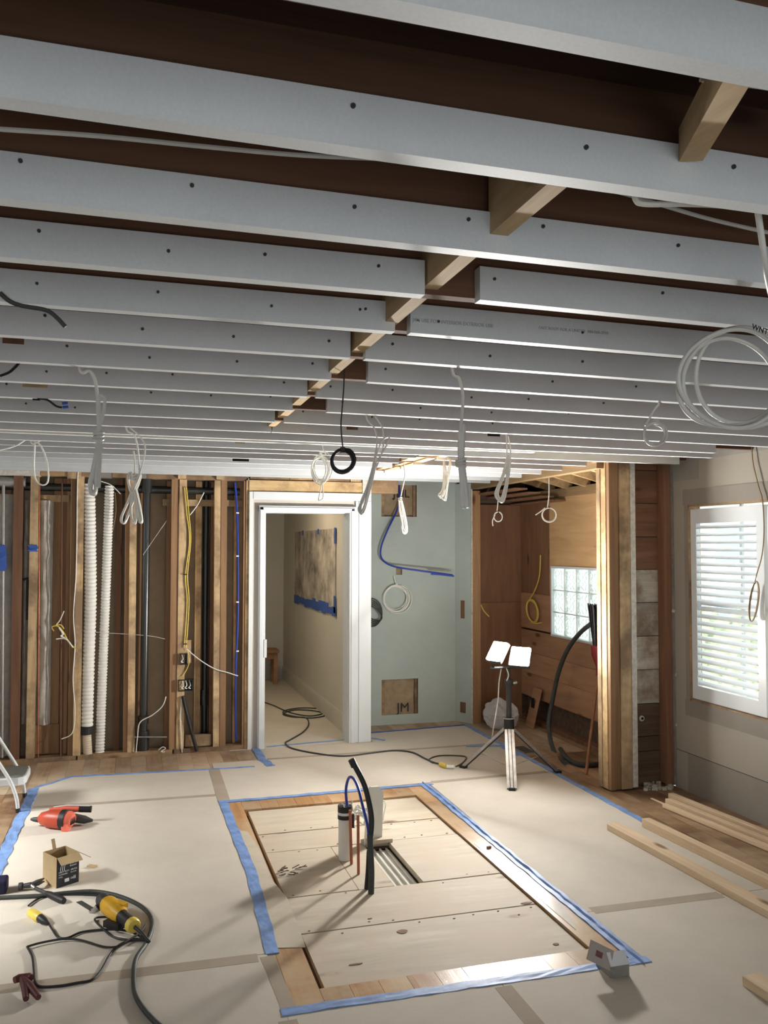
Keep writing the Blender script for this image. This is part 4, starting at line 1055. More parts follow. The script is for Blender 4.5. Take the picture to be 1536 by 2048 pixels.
MB().cable([PY(1012, 1335, YT0 + .02), PY(1017, 1350, YT0 - .03), PY(1013, 1362, YT0 - .03)], .0045, 7).build('power_lead', M_cable, t, True)

# ================================================================== NOOK CONTENTS
def along(L, ax, v):
    return [(PX(px, py, v) if ax == 'x' else PY(px, py, v)) for px, py in L]
fa = PF(1130, 1528, .02)
Pn = [Vector((3.93, 6.75, PX(1186, 1244, 3.93).z))]
for px, py, xx in ((1160, 1266, 3.92), (1135, 1300, 3.90), (1117, 1345, 3.87), (1105, 1400, 3.83), (1098, 1440, 3.78), (1101, 1480, 3.72), (1113, 1512, 3.66)):
    Pn.append(PX(px, py, xx))
Pn.append(PF(1131, 1525, .02))
mb = MB().cable(Pn, .021, 12, 6)
tag(mb.build('bent_hose', M_hose, None, True, mb.base()), 'long grey black hose bowing down from the nook wall to the floor', 'hose')
mb = MB().cable([PF(1121, 1498, .03), PF(1135, 1517, .022), PF(1155, 1528, .022), PF(1180, 1530, .022), PF(1205, 1525, .022), PF(1230, 1505, .022)], .021, 12, 6)
tag(mb.build('hose_end', M_hose, None, True, mb.base()), 'short grey black hose lying on the nook floor behind the post', 'hose')
bf = PF(1172, 1549); bt = PX(1197, 1345, 3.86)
t = thing('broom', bf, 'upturned broom with red socket and black bristles behind the post', 'broom')
MB().cyl(bf, bt, .013, 10).build('handle', M_handle, t, True)
d = (bt - bf).normalized()
q1 = PX(1196, 1310, 3.86)
MB().sweep([bt - d * .03, bt + d * .05, q1 + Vector((0, 0, .0)), q1 + Vector((0, 0, .08))], [.02, .028, .055, .06], 14).build('socket', M_red, t, True)
mb = MB(); rs = random.Random(2)
q2 = q1 + Vector((0, .0, .08))
for k in range(150):
    a, r = rs.uniform(0, 6.28), math.sqrt(rs.random())
    p = q2 + Vector((.03 * r * math.cos(a), .06 * r * math.sin(a), 0)); e = q2 + Vector((.04 * r * math.cos(a), .13 * r * math.sin(a) + .02, .34 + rs.uniform(-.02, .02)))
    mb.stick(p, e, .006, .006)
o = mb.build('bristles', M_black, t); o['kind'] = 'stuff'
# plastic bag
import bmesh
bm = bmesh.new(); bmesh.ops.create_icosphere(bm, subdivisions=4, radius=1)
rs = random.Random(9); bc = PF(988, 1440) ; bc = Vector((3.62, 8.05, 0))
for v in bm.verts:
    c_ = v.co; n_ = 1 + .16 * math.sin(5 * c_.x + 3 * c_.z) * math.cos(4 * c_.y) + .08 * math.sin(13 * c_.x + 9 * c_.y) + rs.uniform(-.03, .03)
    v.co = Vector((c_.x * .16 * n_, c_.y * .18 * n_, max(0, (c_.z * n_ + .95) * .15)))
me = bpy.data.meshes.new('plastic_bag'); bm.to_mesh(me); bm.free(); me.materials.append(M_bag)
o = bpy.data.objects.new('plastic_bag', me); o.location = bc; COL.objects.link(o)
tag(o, 'crumpled milky plastic bag on the nook floor behind the tripod', 'bag')
mb = MB().stick((3.84, 8.12, .0), (4.03, 8.12, .36), .1, .012, (0, 1, 0))
mb = MB().obox((3.96, 8.0, .2), (.012, .17, .40), Matrix.Rotation(math.radians(14), 3, 'Y'))
t_ = tag(mb.build('panel_offcut', M_plyr, None, False, mb.base()), 'brown panel offcut with a dark slot leaning in the nook corner', 'board')
part('slot', M_hole, t_, (3.945, 3.952, 7.97, 8.03, .2, .3))
# yellow coil on the nook wall, cable ends
def coil(name, lab, cpx, cpy, Y, rpx, turns, r, mat, lead=None, sq=1.0, jit=.08, tilt=0.0, tie=True, cat='cable', group=None, plane='y', tail=None, tie_mat=None):
    conv = (lambda a, b, dy=0: PY(a, b, Y + dy)) if plane == 'y' else (lambda a, b, dy=0: PX(a, b, Y - abs(dy)))
    up = None
    if Y == 'joist':
        q0 = PF(*lead[0], ZJ); Y = q0.y + .02; up = Vector((q0.x, Y, 2.695))
    base = conv(cpx, cpy)
    t = thing(name, base, lab, cat, group)
    rs = random.Random(int(cpx * 7 + cpy))
    mb = MB()
    pts = []
    N = 14
    ox, oy, oz = 0, 0, 1
    for k in range(int(turns * N) + 1):
        if k % N == 0: tx, ty, tz = rs.uniform(-1, 1) * jit * rpx * 1.3, rs.uniform(-1, 1) * jit * rpx * 1.3, 1 + rs.uniform(-1.6, .8) * jit
        ox += (tx - ox) * .25; oy += (ty - oy) * .25; oz += (tz - oz) * .25
        a = 2 * math.pi * k / N + math.pi / 2
        rr = rpx * oz
        pts.append(conv(cpx + ox + rr * sq * math.cos(a) + tilt * math.sin(a) * rr, cpy + oy - rr * math.sin(a), .012 * math.sin(k * .45) + (k / N / max(1, turns) - .5) * .03))
    mb.cable(pts, r, 6, 3); mb.build('loops', mat, t, True)
    if lead:
        mb = MB().cable(([up] if up else []) + [conv(a, b) for a, b in lead], r, 6, 6); mb.build('lead', mat, t, True)
    if tail:
        mb = MB().cable([conv(a, b, -.01) for a, b in tail], r, 6, 6); mb.build('tail', mat, t, True)
    if tie:
        p = conv(cpx, cpy - rpx); MB().obox(p, (.012 + r, .022, .022), Matrix.Identity(3)).build('tie', tie_mat or mat, t)
    return t
coil('cable_coil', 'coil of yellow cable hanging on the nook plywood left of the glass blocks', 1064, 1222, XR - .03, 22, 4, .0058, M_cabley, [(1081, 1110), (1079, 1150), (1070, 1180), (1058, 1200)], .5, .05, -.15, False, plane='x', tail=[(1062, 1245), (1072, 1247), (1084, 1245)])
mb = MB().cable([PX(962, 1210, 3.5), PX(968, 1222, 3.5), PX(978, 1233, 3.5)], .006, 6)
tag(mb.build('cable_stub', M_cabley, None, True, mb.base()), 'short yellow cable end poking out inside the nook jamb', 'cable')
coil('cable_coil', 'small white cable coil hanging in the nook beside the plywood opening edge', 996, 1034, 7.6, 10, 3, .0052, M_cable, [(995, 970), (996, 1000), (994, 1022)], .85, .06, tail=[(990, 1030), (985, 1042), (986, 1052)], tie_mat=M_black)
coil('cable_coil', 'small neat white cable coil hanging before the nook plywood', 1098, 1030, 7.2, 14, 4, .0055, M_cable, [(1097, 938), (1098, 985), (1095, 1015)], 1.0, .04, tail=[(1090, 1016), (1080, 1024), (1071, 1030)], tie_mat=M_black)
# rubble at the foot of the stub wall
m = MB(); rs = random.Random(4)
for k in range(60):
    p = PF(1290 + rs.random() * 55, 1566 + rs.random() * 16); s_ = rs.uniform(.008, .03)
    m.obox(p + Vector((0, 0, s_ * .4)), (s_, s_ * rs.uniform(.6, 1.2), s_ * .7), Matrix.Rotation(rs.random() * 3, 3, 'Z'))
tag(m.build('plaster_debris', M_chip, None, False, PF(1315, 1578)), 'crumbs of plaster at the foot of the sheathing boards', 'debris', None, 'stuff')
# floor register
p, q = PF(985, 1494), PF(1012, 1487)
t = thing('floor_register', (3.42, 7.1, 0), 'dark floor vent register by the nook edge', 'vent')
part('frame', M_gmetal, t, (3.37, 3.50, 7.0, 7.28, 0, .005))
for k in range(8): part('grille_bar', M_hole, t, (3.385, 3.485, 7.02 + k * .031, 7.036 + k * .031, .004, .0065))

# ================================================================== CABLES HANGING FROM THE JOISTS
GC = 'cable bundles hanging from the joists'
def bundle(lab, lead, knot, bottom, Y, loops, wpx, r, mat, tie=True, seed=1, tail=None, shapes=None):
    """lead: pixel path of the supply wire; loops doubled up between knot and bottom."""
    rs = random.Random(seed)
    Y = PF(*lead[0][0], ZJ).y + .02
    base = PY(bottom[0], bottom[1], Y)
    t = thing('cable_bundle', base, lab, 'cable', GC)
    if lead:
        for L in lead:
            P = [PY(a, b, Y) for a, b in L]
            if L is lead[0]: P.insert(0, Vector((P[0].x, P[0].y, 2.695)))
            MB().cable(P, r, 6, 6).build('lead', mat, t, True)
    mb = MB()
    for L in shapes or []:
        for q in (-1, 1):
            mb.cable([PY(a + q * .9 + rs.uniform(-.5, .5), b + rs.uniform(-1, 1) + q, Y + q * .006) for a, b in L], r, 6, 5)
    for k in range(0 if shapes else loops):
        f = (k / max(1, loops - 1) - .5) * 2 if loops > 1 else 0
        bx = bottom[0] + f * wpx * .8; by = bottom[1] - rs.uniform(0, .10) * (bottom[1] - knot[1])
        w = max(2.2, wpx * rs.uniform(.28, .45))
        dy = rs.uniform(-.025, .025)
        pts = [(knot[0] + rs.uniform(-2, 2), knot[1]), ((knot[0] + bx) / 2 - w * .9, (knot[1] + by) / 2), (bx - w, by - w * 1.6), (bx - w * .5, by - .2 * w), (bx, by), (bx + w * .5, by - .2 * w), (bx + w, by - w * 1.6), ((knot[0] + bx) / 2 + w * .9, (knot[1] + by) / 2), (knot[0] + rs.uniform(-2, 2), knot[1])]
        mb.cable([PY(a, b, Y + dy * min(1, i / 3)) for i, (a, b) in enumerate(pts)], r, 6, 5)
    mb.build('loops', mat, t, True)
    if tie:
        p = PY(knot[0], knot[1], Y); pr = .010 + r
        m2 = MB()
        for k in range(3): m2.cable([p + Vector((pr * math.cos(a), pr * .9 * math.sin(a), -.012 + .010 * k + .004 * math.sin(a + k))) for a in [2 * math.pi * q / 8 for q in range(8)]], r * .9, 6, 2, True)
        m2.build('knot', mat, t, True)
    if tail:
        for L in tail: MB().cable([PY(a, b, Y - .01) for a, b in L], r, 6, 6).build('tail', mat, t, True)
    return t
Y1 = rows[9] - .05
bundle('thick twisted grey bundle hanging from the joists above the white ducts', [[(160, 738), (180, 742), (192, 770), (196, 830), (198, 900)], [(203, 790), (210, 800), (204, 840), (196, 860), (194, 905)], [(203, 790), (198, 800), (200, 850), (203, 905)], [(197, 800), (199, 850), (192, 905)]], (197, 872), (189, 985), 3.6, 5, 7, .0062, M_cableg, True, 3, shapes=[[(200, 862), (195, 880), (199, 900), (192, 925), (188, 950), (182, 970), (183, 984), (188, 989), (192, 980), (192, 955), (196, 925)], [(194, 862), (201, 880), (195, 905), (199, 930), (195, 955), (193, 972), (189, 985), (181, 985), (180, 965), (186, 940), (193, 905)], [(198, 865), (197, 900), (196, 940), (194, 975)], [(202, 868), (200, 900), (199, 935), (197, 975)]])
bundle('white bundle with splayed loops hanging in front of the ducts', [[(252, 855), (268, 870), (276, 900), (279, 950)], [(260, 855), (285, 880), (290, 905), (280, 948)], [(267, 902), (270, 930), (268, 970)]], (267, 955), (263, 1046), 5.3, 5, 15, .0048, M_cable, True, 5, [[(280, 950), (272, 970), (262, 985), (255, 955), (262, 945), (268, 965)]], shapes=[[(267, 972), (256, 1002), (244, 1030), (243, 1044), (249, 1046), (256, 1030), (266, 1000), (269, 972)], [(268, 972), (274, 1005), (279, 1036), (280, 1045), (284, 1040), (279, 1010), (271, 975)], [(266, 975), (262, 1015), (265, 1042), (271, 1044), (272, 1020), (269, 975)], [(268, 960), (260, 950), (257, 962), (262, 985), (268, 972)], [(272, 965), (280, 948), (281, 955), (274, 975), (267, 985)]])
YL = PF(70, 880, ZJ).y + .02
t = thing('cable_loop', PY(82, 965, YL), 'single white cable loop hanging at the far left of the ceiling', 'cable')
MB().cable([Vector((PY(70, 880, YL).x, YL, 2.695))] + [PY(a, b, YL) for a, b in [(70, 880), (69, 905), (68, 935), (72, 960), (85, 970), (96, 962), (95, 930), (86, 900), (75, 885), (58, 880)]], .005, 6).build('loop', M_cable, t, True)
MB().cable([PY(a, b, YL) for a, b in [(82, 880), (66, 888), (56, 878), (30, 892), (0, 900)]], .0045, 6).build('lead', M_cable, t, True)
coil('cable_coil', 'tied white cable coil hanging over the door, left of the black coil', 641, 937, 'joist', 30, 6, .0036, M_cable, [(645, 890), (650, 905), (653, 912)], .62, .2, tail=[(643, 960), (640, 985), (637, 1000), (646, 995), (645, 965)])
coil('cable_coil', 'black cable coil hanging on a long lead from the ceiling gap', 685, 922, 'joist', 22, 9, .0027, M_black, [(688, 758), (684, 820), (682, 850), (685, 890), (688, 902)], 1.0, .13)
bundle('slim grey bundle hanging over the right door casing', [[(733, 833), (748, 855), (754, 885), (746, 930)], [(750, 832), (766, 860), (765, 900), (752, 935)], [(752, 925), (765, 905), (778, 880), (775, 874), (762, 885), (750, 920)]], (748, 925), (724, 1026), 4.9, 4, 3, .004, M_cableg, False, 7, shapes=[[(750, 925), (738, 965), (726, 1000), (718, 1018), (722, 1027), (728, 1020), (735, 995), (744, 960), (752, 925)], [(748, 928), (736, 972), (723, 1004), (721, 1020), (725, 1023), (731, 1005), (741, 965), (750, 928)]])
bundle('white tied bundle hanging in front of the upper recess opening', [[(808, 930), (810, 950), (803, 985), (800, 1000)]], (800, 998), (810, 1066), 6.6, 4, 3, .0046, M_cable, True, 8, shapes=[[(800, 1000), (802, 1022), (805, 1048), (804, 1060), (810, 1066), (814, 1058), (810, 1030), (803, 1000)], [(798, 1000), (800, 1025), (807, 1056), (812, 1060), (808, 1038), (801, 1000)]])
bundle('short white doubled bundle hanging in front of the green wall', [[(895, 915), (902, 922), (895, 950)], [(889, 920), (892, 945), (888, 965)]], (893, 945), (887, 998), 6.4, 3, 5, .0046, M_cable, False, 9, shapes=[[(888, 923), (887, 975), (878, 991), (884, 992), (889, 978), (901, 925), (897, 916)], [(901, 926), (895, 965), (891, 997), (887, 998), (884, 994), (888, 978), (892, 950)]])
bundle('thick grey bundle hanging left of the nook jamb', [[(905, 740), (918, 756), (926, 790), (924, 830), (921, 870)], [(928, 848), (925, 880), (924, 910)], [(920, 862), (921, 890), (922, 915)]], (922, 925), (930, 1010), 3.75, 5, 6, .0066, M_cableg, True, 10, shapes=[[(919, 865), (920, 920), (923, 965), (924, 1008), (928, 1009), (927, 965), (923, 920)], [(928, 850), (925, 900), (926, 930), (931, 968), (935, 1008), (931, 1009), (927, 970), (922, 925)], [(921, 868), (922, 920), (925, 965), (926, 1008)], [(924, 865), (924, 920), (929, 965), (933, 1007)]])
bundle('white looped bundle hanging over the nook opening', [[(1013, 870), (1014, 910), (1012, 950)], [(1017, 872), (1021, 905), (1017, 950)]], (1016, 915), (1001, 1004), 5.0, 4, 6, .0045, M_cable, False, 11, shapes=[[(1019, 920), (1001, 962), (991, 988), (998, 1002), (1006, 1003), (1012, 986), (1018, 944), (1021, 920)], [(1017, 915), (1005, 955), (996, 985), (1001, 998), (1008, 992), (1016, 940), (1019, 912)], [(1015, 915), (1003, 960), (994, 990), (1003, 1000), (1014, 960)]])
coil('cable_coil', 'small clear white coil hanging near the nook post top', 1312, 868, 'joist', 24, 3, .0048, M_cableg, [(1318, 800), (1312, 815), (1300, 835), (1291, 852)], 1.0, .12)
# big coil at the right edge
Yc = 1.98
t = thing('cable_coil', PY(1460, 850, Yc), 'large loose coil of white cable at the right edge under the joists', 'cable')
rs = random.Random(21); mb = MB()
for cx, cy, rx, ry, ph in ((1462, 757, 105, 98, 0), (1478, 760, 112, 100, 1), (1456, 770, 100, 88, 2), (1492, 752, 100, 94, 3)):
    mb.cable([PY(cx + rx * math.cos(a), cy + ry * math.sin(a) + 6 * math.sin(2 * a + ph), Yc + .02 * ph - .03 + .02 * math.sin(a + ph)) for a in [2 * math.pi * k / 16 for k in range(16)]], .0062, 8, 4, True)
mb.build('loops', M_cableg, t, True)
MB().cable([PY(1513, 400, 1.38), PY(1515, 418, 1.39), PY(1524, 480, 1.42), PY(1535, 560, 1.5), PY(1556, 640, 1.7), PY(1575, 700, 1.98)], .0065, 8).build('lead', M_cableg, t, True)
p = PY(1524, 668, Yc - .04); text('WNTKN E', .022, (p.x, Yc - .06, p.z), (math.radians(90), math.radians(14), 0), M_ink, t)
# cables lying in the joist bays
wire([(1268, 380), (1272, 400), (1290, 408), (1370, 408), (1450, 412), (1536, 424)], 1.42, .006, M_cable, 'white cable running through the second joist bay at right')
wire([(1165, 370), (1240, 385), (1330, 412), (1420, 438), (1536, 465)], 1.6, .0045, M_cableg, 'grey cable sagging through the second joist bay at right')
wire([(0, 258), (200, 272), (400, 292), (600, 310), (790, 318)], 1.55, .0045, M_cableg, 'thin grey cable along the second joist bay at left')
wire([(1400, 160), (1500, 172), (1600, 186)], 1.12, .003, M_cable, 'thin white wire in the nearest joist bay at right')
wire([(0, 586), (20, 603), (45, 612), (90, 620), (110, 632), (131, 654)], 2.42, .006, M_hose, 'grey black cable end sticking out between joists at far left')
wire([(0, 752), (18, 745), (30, 735), (40, 724)], 3.6, .005, M_black, 'black wire end poking out of a joist at far left')
wire([(75, 797), (95, 800), (112, 812), (124, 815)], 4.0, .005, M_black, 'black wires with blue connectors at a joist on the left')
o = bpy.data.objects
tt = [q for q in bpy.data.objects if q.get('label', '').startswith('black wires with blue')][0]
for px, py in ((130, 807), (131, 815)):
    p = PY(px, py, 4.0); MB().cyl(p + Vector((-.012, 0, 0)), p + Vector((.012, 0, .003)), .007, 8).build('wire_connector', M_blued, tt)
# brown wire on the window wall
t = thing('cable', PX(1510, 1240, XR - .03), 'brown cable draped down the window wall ending in a coil over the shutter', 'cable')
MB().cable([PX(a, b, XR - .02) for a, b in [(1503, 866), (1504, 900), (1507, 930), (1518, 975), (1525, 1000)]] + [PX(a, b, XR - .03) for a, b in [(1528, 1060), (1524, 1110), (1513, 1150), (1510, 1165)]], .004, 6).build('lead', M_cableb, t, True)
mb = MB()
for k in range(3): mb.cable([PX(1508 + (7 + k) * math.cos(a) - 5 * math.sin(a), 1203 + 40 * math.sin(a), XR - .03 - .008 * k) for a in [2 * math.pi * q / 12 for q in range(12)]], .004, 6, 4, True)
mb.build('loops', M_cableb, t, True)
# recess cables
coil('cable_coil', 'round white cable coil hanging on the green recess wall', 793, 1196, YT - .03, 27, 6, .0045, M_cable, [(788, 1152), (791, 1165), (796, 1172)], 1.0, .1)
t = thing('cable_coil', PY(748, 1225, YT - .06), 'black cable coil half hidden behind the right door casing', 'cable')
mb = MB()
for k in range(5): mb.cable([PY(744 + (20 - k) * math.cos(a) + 3 * k * math.sin(a), 1225 + (28 - 3 * k) * math.sin(a), YT - .04 - .01 * k) for a in [2 * math.pi * q / 12 for q in range(12)]], .006, 6, 4, True)
mb.build('loops', M_black, t, True)
mb = MB().cable([PY(797, 960, YT + .02), PY(799, 990, YT), PY(794, 1020, YT - .02), PY(775, 1060, YT - .04), PY(762, 1095, YT - .05), PY(764, 1118, YT - .06), PY(785, 1132, YT - .1), PY(830, 1140, YT - .15), PY(905, 1150, YT - .2)], .0095, 9)
tag(mb.build('water_pipe', M_pex, None, True, mb.base()), 'long curved blue plastic pipe springing from the upper recess opening', 'pipe')
mb = MB().cable([PY(908, 1152, YT - .19), PY(880, 1149, YT - .17), PY(862, 1148, YT - .16)], .0095, 9)
tag(mb.build('water_pipe', M_blued, None, True, mb.base()), 'short deep blue pipe end under the tip of the curved blue pipe', 'pipe')

# ================================================================== EXTENSION CORD
L = [(520, 1402), (545, 1410), (580, 1425), (620, 1432), (650, 1425), (640, 1418), (600, 1416), (568, 1422), (575, 1430), (620, 1436), (652, 1430), (630, 1422), (590, 1420), (566, 1428), (585, 1434), (612, 1436), (617, 1450), (605, 1465), (580, 1480), (571, 1486), (585, 1497), (640, 1508), (690, 1512), (750, 1505), (790, 1501), (825, 1505), (850, 1517), (868, 1525), (880, 1528)]
t = thing('extension_cord', PF(700, 1512), 'dark extension cord from the hall across the paper to the tripod', 'cord')
MB().cable([PF(a, b, .009) for a, b in L], .0075, 8).build('cord', M_hose, t, True)
p = PF(880, 1528, .02); q = PF(893, 1533, .02); MB().sweep([p, p.lerp(q, .2), p.lerp(q, .8), q], [.015, .021, .021, .017], 14).build('connector', M_yell, t, True)
q2 = PF(908, 1534, .018); MB().cyl(q, q2, .015, 12).build('plug', M_cable, t, True)
MB().cable([PF(a, b, .009) for a, b in [(866, 1526), (858, 1519), (875, 1512), (905, 1511), (932, 1514), (925, 1526), (912, 1533)]], .006, 7).build('loop', M_hose, t, True)

# ================================================================== LEFT FLOOR: STEP STOOL
t = thing('step_stool', (-1.0, 6.62, 0), 'white tubular step stool with grey treads at the left edge', 'step stool')
for yy in (6.46, 6.84):
    MB().cable([(-.745, yy, .0), (-.757, yy, .10), (-.80, yy, .22), (-.88, yy, .36), (-.97, yy, .52), (-1.05, yy, .70), (-1.1, yy, .85)], .0125, 10).build('front_rail', M_trim, t, True)
    MB().cable([(-1.42, yy, 0), (-1.33, yy, .25), (-1.22, yy, .5), (-1.1, yy, .85)], .0125, 10).build('rear_leg', M_trim, t, True)
    MB().cyl((-.7445, yy, 0), (-.747, yy, .03), .016, 10).build('foot', M_black, t)
    MB().cyl((-1.422, yy, 0), (-1.42, yy, .03), .016, 10).build('foot', M_black, t)
MB().cable([(-1.1, 6.46, .85), (-1.12, 6.5, .9), (-1.12, 6.8, .9), (-1.1, 6.84, .85)], .0125, 10).build('handle', M_trim, t, True)
for x0, x1, z in ((-.98, -.70, .235), (-1.22, -.915, .47)):
    pl = [(x0, 6.47), (x1 - .05, 6.47), (x1 - .012, 6.49), (x1, 6.55), (x1, 6.75), (x1 - .012, 6.81), (x1 - .05, 6.83), (x0, 6.83)]
    st = bevel(MB().prism(pl, z - .055, z).build('step', M_trim, t), .008, 2)
    pl2 = [(x0 + .02 + (a - x0) * .88, 6.65 + (b_ - 6.65) * .9) for a, b_ in pl]
    MB().prism(pl2, z, z + .004).build('tread', M_tread, st)

# ---- orange red rotary tool
def frame_at(p, q):
    d = (q - p); d.z = 0; L = d.length; d.normalize(); s = Vector((-d.y, d.x, 0)); return d, s, Vector((0, 0, 1)), L
p0, p1 = PF(62, 1640, .045), PF(140, 1642, .055)
d, s, u, L = frame_at(p0, p1)
t = thing('hammer_drill', PF(110, 1650), 'orange red corded hammer drill lying on the paper at left', 'power tool')
O = Vector((p0.x, p0.y, 0))
def at(a, b, c): return O + d * a + s * b + u * c
MB().sweep([at(.0, 0, .05), at(.02, 0, .05), at(.05, 0, .05), at(.065, 0, .052)], [.008, .014, .017, .02], 12).build('chuck', M_dgrey, t, True)
MB().sweep([at(.06, 0, .055), at(.08, 0, .06), at(.14, 0, .062), at(.22, 0, .062), at(.25, 0, .062)], [.022, .04, .058, .062, .060], 14).build('body', M_orange, t, True)
MB().sweep([at(.225, 0, .062), at(.262, 0, .062)], [.0635, .0635], 14).build('motor_band', M_black, t, True)
cap_ = MB().sweep([at(.262, 0, .062), at(.285, 0, .062), at(.30, 0, .06)], [.056, .054, .04], 14).build('rear_cap', M_orangel, t, True)
mb = MB()
for k in range(5): mb.obox(at(.297, -.025 + .0125 * k, .062), (.012, .005, .05), axes=(d, s, u))
mb.build('vent_slot', M_black, cap_)
MB().sweep([at(.10, .05, .09), at(.18, .10, .095), at(.27, .14, .09)], [.024, .022, .02], 10).build('handle', M_orangel, t, True)
MB().sweep([at(.265, .138, .09), at(.34, .165, .085)], [.0215, .022], 10).build('grip', M_black, t, True)
MB().sweep([at(.12, .065, .116), at(.2, .11, .119), at(.33, .16, .108)], [.004, .005, .004], 6).build('stripe', M_wboxl, t, True)
MB().sweep([at(.25, .08, .05), at(.33, .10, .035), at(.38, .11, .03)], [.03, .026, .008], 10).build('side_handle', M_dgrey, t, True)
MB().obox(at(.27, -.03, .025), (.04, .05, .05), axes=(d, s, u)).build('base_foot', M_orangel, t)

# ---- black carton with open flaps
f0, f1, f2 = PF(113, 1778), PF(157, 1764), PF(97, 1757)
ex = (f1 - f0); ex.z = 0; W = ex.length; ex.normalize(); ey = Vector((-ex.y, ex.x, 0)); D = .15; H = PY(112, 1717, f0.y).z
t = thing('carton', f0, 'open black printed cardboard carton standing on the left paper', 'box')
uz = Vector((0, 0, 1)); tk = .004
def wall_(nm, c, size, m): return MB().obox(c, size, axes=(ex, ey, uz)).build(nm, m, t)
fc = f0
front = wall_('front_panel', fc + ex * W / 2 + uz * H / 2, (W, tk, H), M_boxk)
wall_('rear_panel', fc + ex * W / 2 + ey * D + uz * H / 2, (W, tk, H), M_card)
wall_('side_panel', fc + ey * D / 2 + uz * H / 2, (tk, D, H), M_card)
wall_('side_panel', fc + ex * W + ey * D / 2 + uz * H / 2, (tk, D, H), M_card)
wall_('bottom', fc + ex * W / 2 + ey * D / 2 + uz * .004, (W, D, .004), M_card)
MB().stick(fc + ex * W / 2 + uz * H, fc + ex * W / 2 + uz * (H - .03) - ey * .045, W * .98, .003, uz).build('flap', M_card, t)
MB().stick(fc + ex * W + ey * D * .5 + uz * H, fc + ex * (W + .075) + ey * D * .5 + uz * (H - .05), D * .95, .003, uz).build('flap', M_card, t)
MB().stick(fc + ex * W * .5 + ey * D + uz * H, fc + ex * W * .5 + ey * (D + .02) + uz * (H + .05), .02, .003, uz).build('flap_tab', M_card, t)
ang = math.atan2(ex.y, ex.x)
def ptext(body, size, a, z, align='LEFT'):
    text(body, size, fc + ex * W * a - ey * .0026 + uz * z, (math.radians(90), 0, ang), M_print, t, 'lettering', align, .0004)
ptext('(((', .034, .12, H * .62); ptext('Deck Screw', .012, .58, H * .72); ptext('Exterior', .012, .58, H * .64); ptext('HEAVY DUTY', .010, .08, H * .50); ptext('FASTENERS', .010, .08, H * .42); ptext('STEEL', .009, .08, H * .34)
ptext('300 PCS', .011, .62, H * .50); ptext('8 x 2 in', .011, .62, H * .42); ptext('LBS 5', .013, .62, H * .22); ptext('|||', .02, .74, H * .24)
MB().obox(fc + ex * W * .45 - ey * .003 + uz * H * .2, (.026, .001, .018), axes=(ex, ey, uz)).build('printed_patch', M_print, t)
# cardboard scrap with white lead
p = PF(184, 1735); mb = MB().obox(p + Vector((0, 0, .006)), (.05, .03, .012), Matrix.Rotation(-.6, 3, 'Z'))
tag(mb.build('cardboard_scrap', M_card, None, False, p), 'small cardboard scrap lying right of the black carton', 'scrap')

# ---- hammer
hp, hq = PF(70, 1776, .02), PF(128, 1802, .018)
t = thing('claw_hammer', PF(90, 1785), 'claw hammer with black grip lying in front of the carton', 'hammer')
d, s, u, L = frame_at(hp, hq)
MB().sweep([hp, hp.lerp(hq, .45)], [.009, .010], 8).build('shaft', M_dgrey, t, True)
MB().sweep([hp.lerp(hq, .4), hp.lerp(hq, .55), hp.lerp(hq, .9), hq], [.012, .018, .02, .015], 10).build('grip', M_black, t, True)
a, b = PF(38, 1773, .025), PF(62, 1770, .03)
hd = MB().sweep([a, a.lerp(b, .3), a.lerp(b, .35), b], [.019, .019, .012, .015], 12).build('head', M_dgrey, t, True)
MB().sweep([b, PF(76, 1763, .045), PF(88, 1757, .03)], [.013, .012, .004], 8).build('claw', M_dgrey, hd, True)
MB().sweep([b, PF(77, 1767, .035), PF(88, 1763, .02)], [.012, .011, .004], 8).build('claw', M_dgrey, hd, True)
MB().cyl(PF(70, 1776, .02), b, .011, 8).build('cheek', M_steel, hd, True)

# ---- yellow corded tool
yp, yq = PF(212, 1806, .075), PF(272, 1856, .05)
t = thing('cutting_tool', PF(245, 1840), 'yellow and black corded cutting tool lying among the cords', 'power tool')
d = (yq - yp).normalized(); L = (yq - yp).length
def ya(f): return yp + d * (L * f)
MB().sweep([ya(.0), ya(.08), ya(.45), ya(.55)], [.034, .045, .043, .034], 12).build('body', M_yel, t, True)
MB().sweep([ya(.53), ya(.6), ya(.8), ya(.84)], [.033, .031, .031, .034], 12).build('grip', M_black, t, True)
MB().sweep([ya(.83), ya(.86), ya(.93), ya(.95)], [.032, .036, .035, .030], 12).build('end_cap', M_yell, t, True)
MB().obox(ya(.3) + Vector((.03, -.01, .03)), (.07, .03, .02), Matrix.Rotation(-.9, 3, 'Z')).build('switch_housing', M_yel, t)
MB().obox(ya(.42) + Vector((-.02, -.04, -.035)), (.1, .04, .03), Matrix.Rotation(-.8, 3, 'Z')).build('battery_foot', M_black, t)
hd = MB().sweep([ya(.02), ya(-.12), ya(-.2)], [.034, .036, .026], 10).build('gear_head', M_dgrey, t, True)
MB().sweep([PF(196, 1815, .06), PF(188, 1822, .045), PF(182, 1822, .03)], [.02, .014, .012], 8).build('guard', M_steel, hd, True)
MB().stick(PF(186, 1820, .045), PF(158, 1803, .035), .028, .003).build('blade', M_dgrey, hd)
MB().sweep([ya(.98), ya(1.15), PF(299, 1884, .02)], [.010, .008, .007], 8).build('strain_relief', M_black, t, True)

